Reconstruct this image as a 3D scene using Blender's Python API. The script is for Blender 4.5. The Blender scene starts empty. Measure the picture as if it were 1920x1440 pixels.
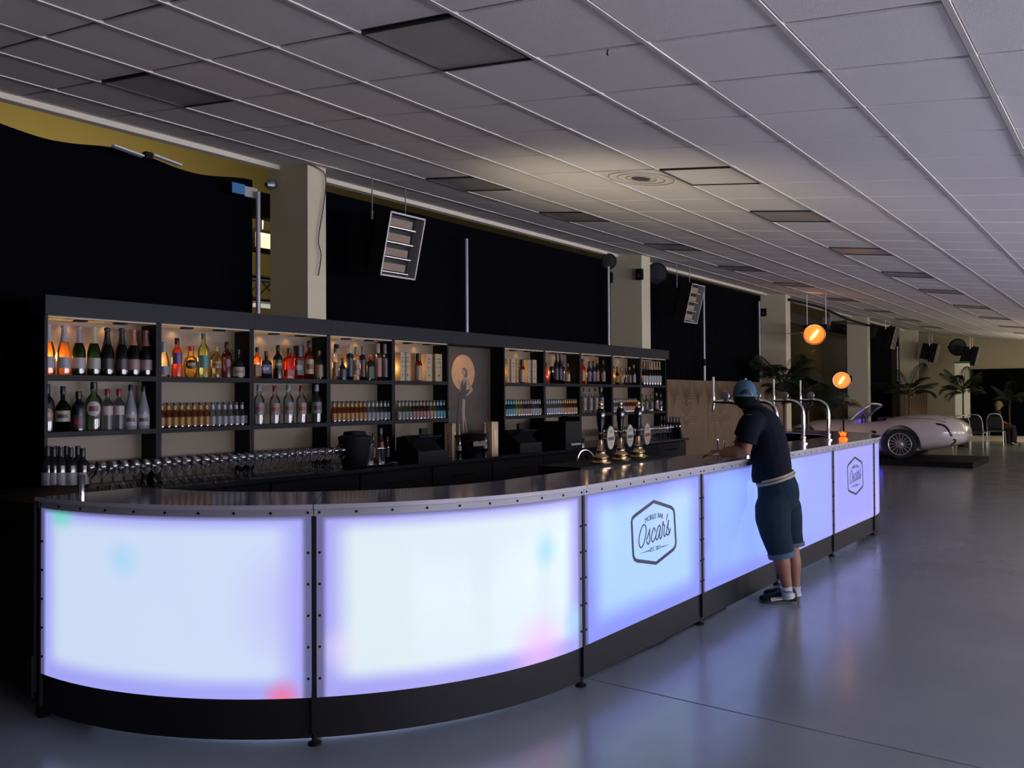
import bpy, bmesh, math, random
from mathutils import Vector, Matrix
random.seed(7)
PI = math.pi
C = bpy.context.scene.collection
SC = bpy.context.scene

# ------------------------------------------------------------------ camera
F, H = 1590.0, 1.55
def _n(v): return v.normalized()
_X = _n(Vector((1190.0, -18.0, -F)))
_U = _n(_X.cross(Vector((1, .0058, 0))))
if _U.y < 0: _U = -_U
_Y = _U.cross(_X)
if _Y.x > 0: _Y = -_Y
M3 = Matrix((_X, _Y, _U))
cam_d = bpy.data.cameras.new('camera'); cam = bpy.data.objects.new('camera', cam_d); C.objects.link(cam)
cam.matrix_world = Matrix.Translation((0, 0, H)) @ M3.to_4x4()
cam_d.sensor_width = 36; cam_d.lens = F / 1920 * 36; cam_d.clip_start = .05; cam_d.clip_end = 200
SC.camera = cam
def ray(px, py): return M3 @ Vector((px - 960.0, 720.0 - py, -F))
def atz(px, py, z=0.0):
    r = ray(px, py); return Vector((0, 0, H)) + r * ((z - H) / r.z)
def aty(px, py, y):
    r = ray(px, py); return Vector((0, 0, H)) + r * (y / r.y)
def atx(px, py, x):
    r = ray(px, py); return Vector((0, 0, H)) + r * (x / r.x)
def depth(p): return -(M3.transposed() @ (Vector(p) - Vector((0, 0, H)))).z

# ------------------------------------------------------------------ world, view, daylight
w = bpy.data.worlds.new('world'); SC.world = w; w.use_nodes = True
w.node_tree.nodes['Background'].inputs[0].default_value = (.62, .58, .60, 1)
w.node_tree.nodes['Background'].inputs[1].default_value = .10
SC.view_settings.view_transform = 'Standard'; SC.view_settings.look = 'None'
SC.view_settings.exposure = 0; SC.view_settings.gamma = 1
def area(name, loc, rot, sx, sy, energy, color):
    l = bpy.data.lights.new(name, 'AREA'); l.shape = 'RECTANGLE'; l.size = sx; l.size_y = sy
    l.energy = energy; l.color = color
    o = bpy.data.objects.new(name, l); C.objects.link(o); o.location = loc; o.rotation_euler = rot; return o
# windows along the low side of the hall (daylight)
for i in range(7):
    area('window_daylight', (-3.0 + i * 5.0, -5.85, 1.40), (PI / 2 + .80, 0, 0), 3.6, 1.0, (30, 430, 430, 320, 200, 120, 80)[i],
         (.80, .79, .97) if i < 5 else (1, .90, .78))
def point(name, loc, energy, color, r=.03):
    l = bpy.data.lights.new(name, 'POINT'); l.energy = energy; l.color = color; l.shadow_soft_size = r
    o = bpy.data.objects.new(name, l); C.objects.link(o); o.location = loc; return o
def spot(name, loc, target, energy, color, angle, blend=.6, r=.05):
    l = bpy.data.lights.new(name, 'SPOT'); l.energy = energy; l.color = color; l.spot_size = math.radians(angle)
    l.spot_blend = blend; l.shadow_soft_size = r
    o = bpy.data.objects.new(name, l); C.objects.link(o); o.location = loc
    o.rotation_euler = (Vector(target) - Vector(loc)).to_track_quat('-Z', 'Y').to_euler(); return o
spot('bar_uplight', (5.3, 4.0, 1.2), (6.5, 3.4, 3.3), 85, (1, .86, .60), 90, 1, .25)
area('backstage_fill', (4.2, 7.4, 3.7), (math.radians(95), 0, 0), 3.5, .4, 55, (1, .85, .5))  # added fill without a fixture, brightens the ochre wall behind the drapes
area('hall_end_light', (29.6, .5, 2.0), (PI, math.radians(-25), 0), 2.5, 3.0, 60, (1, .86, .6))
area('hall_end_wall_fill', (26.5, .5, 2.3), (0, -PI / 2 + .1, 0), .8, 3.0, 70, (1, .88, .62))  # added fill aimed at the far wall, no fixture modelled
area('hall_far_light', (24.0, 1.0, .6), (PI, 0, 0), 5, 2.0, 30, (1, .82, .62))

# ------------------------------------------------------------------ materials
MATS = {}
def srgb(c):
    if isinstance(c, str):
        c = tuple(int(c[i:i + 2], 16) / 255 for i in (0, 2, 4))
        return tuple(x / 12.92 if x <= .04045 else ((x + .055) / 1.055) ** 2.4 for x in c)
    return c
def mat(name, col, rough=.5, metal=0.0, bump=0.0, scale=30, emit=0.0, var=0.0, spec=.5):
    if name in MATS: return MATS[name]
    m = bpy.data.materials.new(name); m.use_nodes = True; nt = m.node_tree; b = nt.nodes['Principled BSDF']
    col = srgb(col)
    b.inputs['Base Color'].default_value = (*col, 1); b.inputs['Roughness'].default_value = rough
    b.inputs['Metallic'].default_value = metal; b.inputs['Specular IOR Level'].default_value = spec
    if emit:
        b.inputs['Emission Color'].default_value = (*col, 1); b.inputs['Emission Strength'].default_value = emit
    if bump or var:
        tc = nt.nodes.new('ShaderNodeTexCoord'); nz = nt.nodes.new('ShaderNodeTexNoise')
        nz.inputs['Scale'].default_value = scale; nz.inputs['Detail'].default_value = 5
        nt.links.new(tc.outputs['Object'], nz.inputs['Vector'])
        if bump:
            bp = nt.nodes.new('ShaderNodeBump'); bp.inputs['Strength'].default_value = bump; bp.inputs['Distance'].default_value = .01
            nt.links.new(nz.outputs['Fac'], bp.inputs['Height']); nt.links.new(bp.outputs['Normal'], b.inputs['Normal'])
        if var:
            mx = nt.nodes.new('ShaderNodeMix'); mx.data_type = 'RGBA'
            mx.inputs['A'].default_value = (*[x * (1 - var) for x in col], 1); mx.inputs['B'].default_value = (*[min(1, x * (1 + var)) for x in col], 1)
            nt.links.new(nz.outputs['Fac'], mx.inputs['Factor']); nt.links.new(mx.outputs['Result'], b.inputs['Base Color'])
    MATS[name] = m; return m
def glass(name, col, dens=1.0, rough=.04, refl=1.0):
    """thin tinted glass: tinted transparency with a fresnel gloss on top"""
    if name in MATS: return MATS[name]
    m = bpy.data.materials.new(name); m.use_nodes = True; nt = m.node_tree; nt.nodes.clear()
    out = nt.nodes.new('ShaderNodeOutputMaterial'); t = nt.nodes.new('ShaderNodeBsdfTransparent')
    g = nt.nodes.new('ShaderNodeBsdfGlossy'); g.inputs['Roughness'].default_value = rough
    d = nt.nodes.new('ShaderNodeBsdfTranslucent'); d.inputs['Color'].default_value = (*srgb(col), 1)
    fr = nt.nodes.new('ShaderNodeFresnel'); fr.inputs['IOR'].default_value = 1.5
    mp = nt.nodes.new('ShaderNodeMath'); mp.operation = 'MULTIPLY'; mp.inputs[1].default_value = refl
    mp.use_clamp = True
    m0 = nt.nodes.new('ShaderNodeMixShader'); m0.inputs[0].default_value = .25 * dens
    m1 = nt.nodes.new('ShaderNodeMixShader')
    t.inputs['Color'].default_value = (*srgb(col), 1)
    L = nt.links.new
    L(fr.outputs[0], mp.inputs[0]); L(mp.outputs[0], m1.inputs[0]); L(t.outputs[0], m0.inputs[1]); L(d.outputs[0], m0.inputs[2])
    L(m0.outputs[0], m1.inputs[1]); L(g.outputs[0], m1.inputs[2]); L(m1.outputs[0], out.inputs[0])
    MATS[name] = m; return m
BLACK = mat('black_laminate', '08090d', .5, var=.1, spec=.18)
BLACKM = mat('black_matt', '07080b', .7, spec=.2)
CHROME = mat('chrome', (.75, .75, .78), .12, 1)
STEEL = mat('brushed_steel', (.45, .45, .47), .35, 1)
BRASS = mat('brass', (.72, .55, .32), .22, 1)
WHITE = mat('white_paint', 'c9c4b6', .6, bump=.03, var=.04, scale=4)
CREAM = mat('cream_board', '6e624e', .5)

# ------------------------------------------------------------------ mesh helpers
class MB:
    def __init__(s): s.v = []; s.f = []; s.uv = {}
    def add(s, vs, fs):
        n = len(s.v); s.v += [tuple(x) for x in vs]; s.f += [tuple(i + n for i in f) for f in fs]; return s
    def box(s, c, d, rot=None):
        c = Vector(c); h = Vector(d) / 2
        vs = [Vector((x * h.x, y * h.y, z * h.z)) for x in (-1, 1) for y in (-1, 1) for z in (-1, 1)]
        if rot is not None: vs = [rot @ v for v in vs]
        return s.add([c + v for v in vs], [(0, 1, 3, 2), (4, 6, 7, 5), (0, 4, 5, 1), (2, 3, 7, 6), (0, 2, 6, 4), (1, 5, 7, 3)])
    def span(s, a, b):
        a = Vector(a); b = Vector(b); return s.box((a + b) / 2, [abs(x) for x in (b - a)])
    def rings(s, rs, cap=True, closed=False):
        n = len(rs[0]); vs = [p for r in rs for p in r]; fs = []
        k = len(rs)
        for i in range(k if closed else k - 1):
            for j in range(n):
                a = i * n + j; b = i * n + (j + 1) % n; i2 = (i + 1) % k
                fs.append((a, b, i2 * n + (j + 1) % n, i2 * n + j))
        if cap and not closed: fs.append(tuple(range(n))[::-1]); fs.append(tuple((k - 1) * n + j for j in range(n)))
        return s.add(vs, fs)
    def lathe(s, prof, n=16, o=(0, 0, 0), sq=None, ax=None, a0=0, a1=2 * PI):
        o = Vector(o); rs = []
        q = ax.to_track_quat('Z', 'Y') if ax is not None else None
        for r, z in prof:
            ring = []
            for j in range(n):
                a = 2 * PI * j / n
                c, d = math.cos(a), math.sin(a)
                if sq:
                    e = sq[2] if len(sq) > 2 else 4
                    k = (abs(c) ** e + abs(d) ** e) ** (-1 / e) if r > sq[1] else 1
                    p = Vector((r * c * k, r * d * k * (sq[0] if r > sq[1] else 1), z))
                else: p = Vector((r * c, r * d, z))
                if q is not None: p = q @ p
                ring.append(o + p)
            rs.append(ring)
        return s.rings(rs)
    def cyl(s, p0, p1, r0, r1=None, n=12):
        p0 = Vector(p0); p1 = Vector(p1); d = p1 - p0
        return s.lathe([(r0, 0), (r0 if r1 is None else r1, d.length)], n, p0, ax=d)
    def tube(s, pts, r, n=8, closed=False):
        pts = [Vector(p) for p in pts]; rs = []; up = None
        for i, p in enumerate(pts):
            if closed: d = pts[(i + 1) % len(pts)] - pts[i - 1]
            else: d = pts[min(i + 1, len(pts) - 1)] - pts[max(i - 1, 0)]
            d.normalize()
            if up is None: up = Vector((0, 0, 1)) if abs(d.z) < .9 else Vector((1, 0, 0))
            a = d.cross(up).normalized(); b = a.cross(d).normalized(); up = b
            rr = r[i] if isinstance(r, (list, tuple)) else r
            rs.append([p + (a * math.cos(2 * PI * j / n) + b * math.sin(2 * PI * j / n)) * rr for j in range(n)])
        return s.rings(rs, closed=closed)
    def prism(s, pts, t):
        pts = [Vector(p) for p in pts]; t = Vector(t); n = len(pts)
        return s.add(pts + [p + t for p in pts], [tuple(range(n))[::-1], tuple(range(n, 2 * n))] + [(i, (i + 1) % n, n + (i + 1) % n, n + i) for i in range(n)])
    def sweep(s, path, ts, o0, o1, z0, z1, uvs=False):
        """rectangular bar section swept along path(t)->(x,y,nx,ny)"""
        rs = []
        for t in ts:
            x, y, nx, ny = path(t)
            rs.append([Vector((x + nx * o, y + ny * o, z)) for o, z in ((o0, z0), (o1, z0), (o1, z1), (o0, z1))])
        n0 = len(s.f); s.rings(rs)
        if uvs:
            a, b = ts[0], ts[-1]
            for i in range(len(ts) - 1):
                u0 = (ts[i] - a) / (b - a); u1 = (ts[i + 1] - a) / (b - a)
                for j in range(4): s.uv[n0 + i * 4 + j] = [(u0, (0, 0, 1, 1)[j]), (u0, (0, 1, 1, 0)[j]), (u1, (0, 1, 1, 0)[j]), (u1, (0, 0, 1, 1)[j])]
        return s
    def build(s, name, m, parent=None, smooth=None, loc=None):
        me = bpy.data.meshes.new(name); me.from_pydata(s.v, [], s.f)
        bm = bmesh.new(); bm.from_mesh(me); bmesh.ops.recalc_face_normals(bm, faces=bm.faces)
        bm.to_mesh(me); bm.free()
        if s.uv:
            ul = me.uv_layers.new(name='UVMap')
            for p in me.polygons:
                if p.index in s.uv:
                    q = {s.f[p.index][k]: s.uv[p.index][k] for k in range(len(s.f[p.index]))}
                    for li in p.loop_indices: ul.data[li].uv = q[me.loops[li].vertex_index]
        me.materials.append(m)
        if smooth is not None:
            for p in me.polygons: p.use_smooth = True
            try: me.set_sharp_from_angle(angle=math.radians(smooth))
            except Exception: pass
        o = bpy.data.objects.new(name, me); C.objects.link(o)
        if parent is not None: o.parent = parent
        if loc is not None: o.location = loc
        return o
def tag(o, label=None, cat=None, group=None, kind=None):
    if label: o['label'] = label
    if cat: o['category'] = cat
    if group: o['group'] = group
    if kind: o['kind'] = kind
    return o
def thing(name, label, cat, loc=(0, 0, 0), rz=0, group=None):
    o = bpy.data.objects.new(name, None); C.objects.link(o); o.location = loc; o.rotation_euler = (0, 0, rz); o.empty_display_size = .1
    return tag(o, label, cat, group)
KIDS = {}
def copy_tree(o, parent=None, label=None, group=None):
    c = o.copy(); C.objects.link(c)
    if parent is not None: c.parent = parent
    if label: c['label'] = label
    if group: c['group'] = group
    for ch in list(o.children): copy_tree(ch, c)
    return c
def apply_mods(o):
    dg = bpy.context.evaluated_depsgraph_get(); dg.update()
    me = bpy.data.meshes.new_from_object(o.evaluated_get(dg)); o.modifiers.clear(); old = o.data; o.data = me; return o
def text_mesh(s, size, ext=.0006, align='CENTER'):
    cu = bpy.data.curves.new('txt', 'FONT'); cu.body = s; cu.size = size; cu.extrude = ext; cu.align_x = align; cu.align_y = 'CENTER'
    o = bpy.data.objects.new('txt', cu); C.objects.link(o)
    bpy.context.view_layer.update()
    me = bpy.data.meshes.new_from_object(o.evaluated_get(bpy.context.evaluated_depsgraph_get()))
    vs = [v.co.copy() for v in me.vertices]; fs = [tuple(p.vertices) for p in me.polygons]
    bpy.data.objects.remove(o); bpy.data.curves.remove(cu); bpy.data.meshes.remove(me)
    return vs, fs
def smooth_path(pts, k=4, closed=False):
    pts = [Vector(p) for p in pts]; n = len(pts); out = []
    rng = n if closed else n - 1
    for i in range(rng):
        g = lambda j: pts[j % n] if closed else pts[max(0, min(n - 1, j))]
        p0, p1, p2, p3 = g(i - 1), g(i), g(i + 1), g(i + 2)
        for t in [j / k for j in range(k)]:
            out.append(.5 * ((2 * p1) + (p2 - p0) * t + (2 * p0 - 5 * p1 + 4 * p2 - p3) * t * t + (3 * p1 - p0 - 3 * p2 + p3) * t ** 3))
    if not closed: out.append(pts[-1])
    return out
def ribbon(mb, pts, wd, nrm, th=.0015, closed=False):
    """flat painted stroke of width wd along pts lying in a plane with normal nrm"""
    pts = [Vector(p) for p in pts]; n = len(pts); L = []; R = []
    for i, p in enumerate(pts):
        if closed: d = pts[(i + 1) % n] - pts[i - 1]
        else: d = pts[min(i + 1, n - 1)] - pts[max(i - 1, 0)]
        if d.length < 1e-9: d = Vector((1, 0, 0))
        sd = d.normalized().cross(Vector(nrm)).normalized()
        ww = (wd[i] if isinstance(wd, list) else wd) / 2
        L.append(p + sd * ww); R.append(p - sd * ww)
    t = Vector(nrm) * th
    rs = [[L[i], R[i], R[i] + t, L[i] + t] for i in range(n)]
    mb.rings(rs, closed=closed)
    return mb

# ================================================================== SETTING
fm = bpy.data.materials.new('grey_floor_paint'); fm.use_nodes = True; nt = fm.node_tree; b = nt.nodes['Principled BSDF']
tc = nt.nodes.new('ShaderNodeTexCoord'); n1 = nt.nodes.new('ShaderNodeTexNoise'); n1.inputs['Scale'].default_value = .9; n1.inputs['Detail'].default_value = 6
cr = nt.nodes.new('ShaderNodeValToRGB'); cr.color_ramp.elements[0].position = .3; cr.color_ramp.elements[1].position = .7
cr.color_ramp.elements[0].color = (.155, .163, .19, 1); cr.color_ramp.elements[1].color = (.20, .21, .235, 1)
n2 = nt.nodes.new('ShaderNodeTexNoise'); n2.inputs['Scale'].default_value = 3; mr = nt.nodes.new('ShaderNodeMapRange')
b.inputs['Specular IOR Level'].default_value = 1.0; mr.inputs['To Min'].default_value = .14; mr.inputs['To Max'].default_value = .30
nt.links.new(tc.outputs['Object'], n1.inputs['Vector']); nt.links.new(n1.outputs['Fac'], cr.inputs[0]); nt.links.new(cr.outputs[0], b.inputs['Base Color'])
nt.links.new(tc.outputs['Object'], n2.inputs['Vector']); nt.links.new(n2.outputs['Fac'], mr.inputs['Value']); nt.links.new(mr.outputs[0], b.inputs['Roughness'])
# floor slabs with recessed joints running across the hall
fl = MB().span((-6, -6, -.2), (33, 9.6, -.012)).build('floor', mat('joint_filler', '4a463f', .8)); tag(fl, kind='structure')
jx = [-6, 4.0, 12.2, 20.4, 33]
for i in range(4):
    for (ya, yb) in ((-6, 9.6),):
        MB().span((jx[i] + .006, ya, -.012), (jx[i + 1] - .006, yb, 0)).build('floor_slab', fm, fl)
# walls
OCHRE = mat('ochre_plaster', '8f7f4c', .8, var=.08, scale=2)
tag(MB().span((-6, 9.6, -.2), (33, 9.8, 5.0)).build('wall_left', OCHRE), kind='structure')
tag(MB().span((32.2, -6, -.2), (32.4, 9.6, 4.3)).build('wall_far', mat('beige_wall', '9a8f74', .8, var=.05, scale=2)), kind='structure')
tag(MB().span((32.16, -6, 0), (32.2, 6.3, .19)).build('baseboard_far', mat('white_skirting', 'cfc8ae', .5)), kind='structure')
wr = MB().span((-6, -6.2, -.2), (33, -6, .9)).span((-6, -6.2, 1.9), (33, -6, 2.3))
for i in range(8): wr.span((-3.0 + i * 5.0 - 3.2, -6.2, .9), (-3.0 + i * 5 - 1.8, -6, 1.9))
tag(wr.build('wall_right', WHITE), kind='structure')
# ceiling: sloping grid, tiles as parts
Z0, SL = 2.863, .131
ce = MB().span((-6, -6.2, .03), (32.3, 6.42, .06)).build('ceiling', mat('ceiling_void', '3a3632', .9))
ce.location = (0, 0, Z0); ce.rotation_euler = (math.atan(SL), 0, 0); tag(ce, kind='structure')
TILE = mat('ceiling_tile', 'ebe6e1', .9, bump=.15, scale=160, var=.03)
TBAR = mat('grid_bar', 'cfcac2', .5)
ty0, tdy, tx0, tdx = .55, .594, .3, .6
cells_light = [(4, 3), (4, 7), (12, 3), (12, 7), (9, 7), (16, 3), (16, 7), (20, 3), (20, 7), (24, 3), (24, 7), (29, 3), (29, 7), (34, 3), (34, 7), (39, 3), (39, 7), (44, 3), (44, 7)]
gb = MB()
for j in range(-11, 11):
    y = ty0 + tdy * j
    gb.span((-5.9, y - .012, -.004), (32.2, y + .012, .03))
gl = MB()
for i in range(-10, 54):
    x = tx0 + tdx * i
    gl.span((x - .008, -6.1, .010), (x + .008, 6.42, .03))
tag(gb.build('grid_runner', TBAR, ce), kind='stuff'); tag(gl.build('cross_bar', mat('cross_bar_shaded', '5d5853', .6), ce), kind='stuff')  # cross bars coloured darker than the runners, shade put into the colour
tm = MB(); a, c_ = tdx / 2 - .011, tdy / 2 - .013
tm.rings([[Vector((x * k, y * k2, z)) for x, y in ((-1, -1), (1, -1), (1, 1), (-1, 1))] for k, k2, z in ((a - .006, c_ - .006, 0), (a, c_, .006), (a, c_, .02))])
tproto = None; rest = MB(); cnt = 0
def tile_share(i, j):
    x = tx0 + tdx * (i + .5); y = (ty0 + tdy * (j + .5)) ; z = Z0 + SL * y
    c = M3.transposed() @ Vector((x, y, z - H)); dd = -c.z
    if dd < .3: return 0
    px, py = 960 + F * c.x / dd, 720 - F * c.y / dd
    return (1 / dd) ** 3 if -260 < px < 2150 and py > -230 else 0
allc = [(i, j) for i in range(-10, 53) for j in range(-11, 10) if (i, j) not in cells_light and (i, j) not in ((9, 3), (9, 4))]
allc.sort(key=lambda q: -tile_share(*q))
for k, (i, j) in enumerate(allc):
    loc = Vector((tx0 + tdx * (i + .5), ty0 + tdy * (j + .5), .001 + random.uniform(-.0015, .0015)))
    if k < 290:
        if tproto is None: tproto = tm.build('ceiling_tile', TILE, ce); o = tproto
        else: o = tproto.copy(); C.objects.link(o)
        o.location = loc
    else: rest.add([Vector(v) + loc for v in tm.v], tm.f)
tag(rest.build('far_ceiling_tile', TILE, ce), kind='stuff')
# strip of cut tiles to the edge and the edge trim
MB().span((-3.9, ty0 + tdy * 10 + .012, .004), (32.2, 6.42, .03)).build('edge_tile', TILE, ce)
tag(MB().span((-4, 6.36, 3.655), (32.2, 6.44, 3.735)).build('trim_1', mat('edge_trim_white', 'd0c8b4', .4)), kind='structure')
# structure above
GREYP = mat('grey_lens', 'bab6b0', .35, var=.05, scale=3)
def ceil_thing(i, j): 
    y = (ty0 + tdy * (j + .5)); cy = y * math.cos(math.atan(SL)); return Vector((tx0 + tdx * (i + .5), cy, Z0 + SL * cy - .002))
names = {(4, 3): 'unlit square ceiling light with dark edge, the largest seen above the bar', (4, 7): 'unlit dark grey ceiling light above the black drape before the first pillar'}
lp = None
order = {3: ['', ''], 7: []}
for (i, j) in cells_light:
    row = 'middle' if j == 3 else 'wall side'
    k = [c for c in cells_light if c[1] == j].index((i, j))
    if (i, j) in names: lab = names[(i, j)]
    elif i >= 29: lab = 'distant unlit ceiling light, %s in the %s row from the near end' % (['first', 'second', 'third', 'fourth', 'fifth', 'sixth', 'seventh', 'eighth', 'ninth', 'tenth'][k], row)
    elif 0: pass
    else: lab = 'unlit grey square ceiling light, %s in the %s row from the near end' % (['first', 'second', 'third', 'fourth', 'fifth', 'sixth', 'seventh'][k], row)
    if lp is None:
        lp = thing('ceiling_light', lab, 'ceiling light', ceil_thing(i, j), group='unlit ceiling lights')
        MB().box((0, 0, .012), (.555, .55, .016)).build('diffuser', GREYP, lp)
        fr = MB()
        for s in (-1, 1): fr.box((s * .283, 0, .006), (.012, .57, .02)).box((0, s * .281, .006), (.555, .012, .02))
        fr.build('frame', mat('light_frame_dark', '2e2c2a', .5), lp); o = lp
    else:
        o = copy_tree(lp, label=lab, group='unlit ceiling lights' if i < 29 else 'far unlit ceiling lights'); o.location = ceil_thing(i, j)
    o.rotation_euler = (math.atan(SL), 0, 0)
# pale framed panel and round diffuser next to it
o = thing('ceiling_hatch', 'pale ceiling panel with a dark frame beside the round air diffuser', 'ceiling panel', ceil_thing(9, 3)); o.rotation_euler = (math.atan(SL), 0, 0)
MB().box((0, 0, .01), (.55, .545, .014)).build('panel', TILE, o); fr = MB()
for s in (-1, 1): fr.box((s * .283, 0, .006), (.010, .57, .02)).box((0, s * .281, .006), (.555, .010, .02))
fr.build('frame', MATS['light_frame_dark'], o)
o = thing('air_diffuser', 'round grey ceiling air diffuser set in a white tile above the bar', 'air diffuser', ceil_thing(9, 4)); o.rotation_euler = (math.atan(SL), 0, 0)
MB().box((0, 0, .01), (.58, .575, .014)).build('face_plate', TILE, o)
for k, r in enumerate((.26, .19, .12)):
    MB().tube([(r * math.cos(a), r * math.sin(a), .002) for a in [2 * PI * q / 32 for q in range(32)]], .004, 6, True).build('ring', mat('diffuser_ring', '8a8378', .6), o)
MB().lathe([(.001, -.004), (.075, -.002), (.08, .004)], 24).build('core', mat('diffuser_core', '55504a', .8, bump=.8, scale=200), o)
tag(MB().tube([atz(1140, 93, 3.0), atz(1138, 100, 2.97), atz(1140, 104, 2.96)], .003, 5).build('wire_end', BLACKM), 'short black wire end poking out of a ceiling joint', 'wire')
# small hanging wire down pillar later
# columns
COLS = [(4.95, 5.16), (11.2, 11.47), (17.46, 17.75), (23.9, 24.15), (30.0, 30.25), (-1.4, -1.15)]
COLP = mat('column_paint', 'bdb498', .7, bump=.05, scale=6, var=.05)
for k, (xa, xb) in enumerate(COLS):
    m = MB().span((xa, 5.97, 0), (xb, 6.50, 3.75)).build('column', COLP); tag(m, kind='structure')
x = 36.0
# far columns beyond
# drapes: each a pleated black cloth on a pole frame
CLOTH = mat('black_drape', '04050a', .95, spec=.05, bump=.1, scale=60)
def drape(x0, x1, y, ztop, label, z0=.02, amp=.010, name='black_drape', sag=0):
    n = max(8, int((x1 - x0) / .07)); mb = MB(); rs = []
    for i in range(n + 1):
        x = x0 + (x1 - x0) * i / n; yy = y + amp * math.sin(i * 1.7) + amp * .5 * math.sin(i * .63)
        zt = ztop + sag * math.sin(i * .37) * .03
        rs.append([Vector((x, yy, z0)), Vector((x, yy + .008, z0)), Vector((x, yy * .2 + (y) * .8 + .008, zt)), Vector((x, yy * .2 + y * .8, zt))])
    mb.rings(rs); return tag(mb.build(name, CLOTH), label, 'drape')
drape(-3.9, 4.72, 6.45, 3.5, 'wide black drape hung behind the champagne shelves, before the first pillar', sag=1)
drape(5.17, 11.03, 6.42, 3.58, 'black drape hung between the first and second pillars behind the heater')
drape(11.48, 17.25, 6.42, 3.62, 'black drape with two bright poles above the engraved wooden screen')
drape(17.8, 23.8, 8.2, 3.3, 'dark drape set back in the bay behind the glowing lamps')
drape(24.2, 28.6, 6.44, 3.5, 'black drape hung behind the white car, beyond the fourth pillar')
drape(30.3, 32.0, 6.44, 3.3, 'black drape strip in the farthest wall bay')
o = MB().span((32.06, -3.4, .2), (32.14, 4.75, 2.40)).build('black_partition', CLOTH); tag(o, 'long black curtain across the far end wall behind the seated person', 'curtain')
# drape poles
POLE = mat('aluminium_pole', (.33, .33, .35), .45, .6)
for (px, yt, yb, lab) in [(484, 360, 585, 'aluminium drape pole beside the first pillar'), (875, 448, 622, 'aluminium drape pole between the first two pillars'),
                          (1141, 500, 652, 'aluminium drape pole beside the second pillar'), (1320, 545, 712, 'aluminium pole behind the second heater'),
                          (1424, 565, 712, 'aluminium drape pole beside the third pillar'), (1683, 650, 770, 'aluminium drape pole behind the car tail')]:
    y = 6.25; p = aty(px, (yt + yb) / 2, y); zt = aty(px, yt, y).z
    t = thing('drape_pole', lab, 'pole', (p.x, y, 0))
    MB().cyl((0, 0, 0), (0, 0, zt * .62), .026).build('lower_tube', POLE, t); MB().cyl((0, 0, zt * .62), (0, 0, zt), .021).build('upper_tube', POLE, t)
    MB().cyl((0, 0, zt * .61), (0, 0, zt * .645), .036).build('collar', BLACKM, t)
    MB().box((0, 0, .006), (.4, .3, .012)).build('foot', STEEL, t)
# beam behind the drape and the backstage bits glimpsed beside the pillars
tag(MB().span((-4, 7.0, 3.35), (33, 7.12, 3.6)).build('trim_2', mat('dark_beam', '2c2618', .8)), kind='structure')
pw = thing('twin_tube_light', 'small unlit twin wing strip light above the first black drape', 'strip light', aty(277, 292, 6.2))
MB().box((0, 0, 0), (.06, .05, .05)).build('body', BLACKM, pw)
for s, a in ((-1, .12), (1, .12)):
    MB().box((s * .16, 0, .0), (.24, .05, .012), Matrix.Rotation(a, 3, 'Y')).build('wing', mat('white_tube', 'd0d2d8', .3), pw)
p = aty(458, 356, 6.3)
o = thing('notice_sign', 'small blue and white notice hung high beside the first pillar', 'sign', p)
MB().box((-.06, 0, 0), (.13, .01, .09)).build('blue_half', mat('sign_blue', '2c6ea0', .5), o); MB().box((.07, 0, -.01), (.13, .01, .09)).build('white_half', mat('sign_white', '9a9a98', .5), o)
# lighting truss seen through the slots
def truss(c, L, label):
    t = thing('lighting_truss', label, 'truss', c); r = .02
    pts = [(-.12, -.12), (.12, -.12), (.12, .12), (-.12, .12)]
    for (u, v) in pts: MB().cyl((-L, u, v), (L, u, v), r, n=6).build('chord', STEEL, t)
    lac = MB(); n = int(L / .12)
    for i in range(n):
        x = -L + 2 * L * i / n; x1 = x + 2 * L / n; s = 1 if i % 2 else -1
        lac.cyl((x, -.12, -.12 * s), (x1, -.12, .12 * s), .009, n=5).cyl((x, .12, -.12 * s), (x1, .12, .12 * s), .009, n=5)
    tag(lac.build('lacing', STEEL, t), kind='stuff')
c = aty(497, 545, 7.6); truss((c.x + .3, 7.6, c.z), 1.3, 'lattice lighting truss glimpsed in the slot beside the first pillar')
c = aty(498, 452, 7.6); t = thing('work_light', 'bright yellow-white work light glimpsed beside the first pillar', 'lamp', (c.x, 7.6, c.z))
MB().box((0, .05, 0), (.34, .1, .24)).build('housing', BLACKM, t); MB().box((0, -.006, 0), (.26, .012, .16)).build('lens', mat('work_glow', (1, .85, .5), .5, emit=1.0), t)
MB().cyl((0, .05, .12), (0, .05, .3), .012).build('bracket', STEEL, t)
c = aty(498, 574, 7.6); t = thing('fluorescent_batten', 'short white fluorescent batten glimpsed low in the slot by the first pillar', 'strip light', (c.x + .2, 7.6, c.z))
MB().box((0, 0, 0), (.7, .04, .04)).build('tube', mat('batten_glow', (.9, .86, .7), .5, emit=.5), t); MB().box((0, .03, .03), (.72, .05, .03)).build('housing', WHITE, t)
c = aty(1146, 565, 7.6); truss((c.x + .4, 7.25, c.z), .9, 'lattice truss glimpsed in the slot beside the second pillar')
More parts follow.
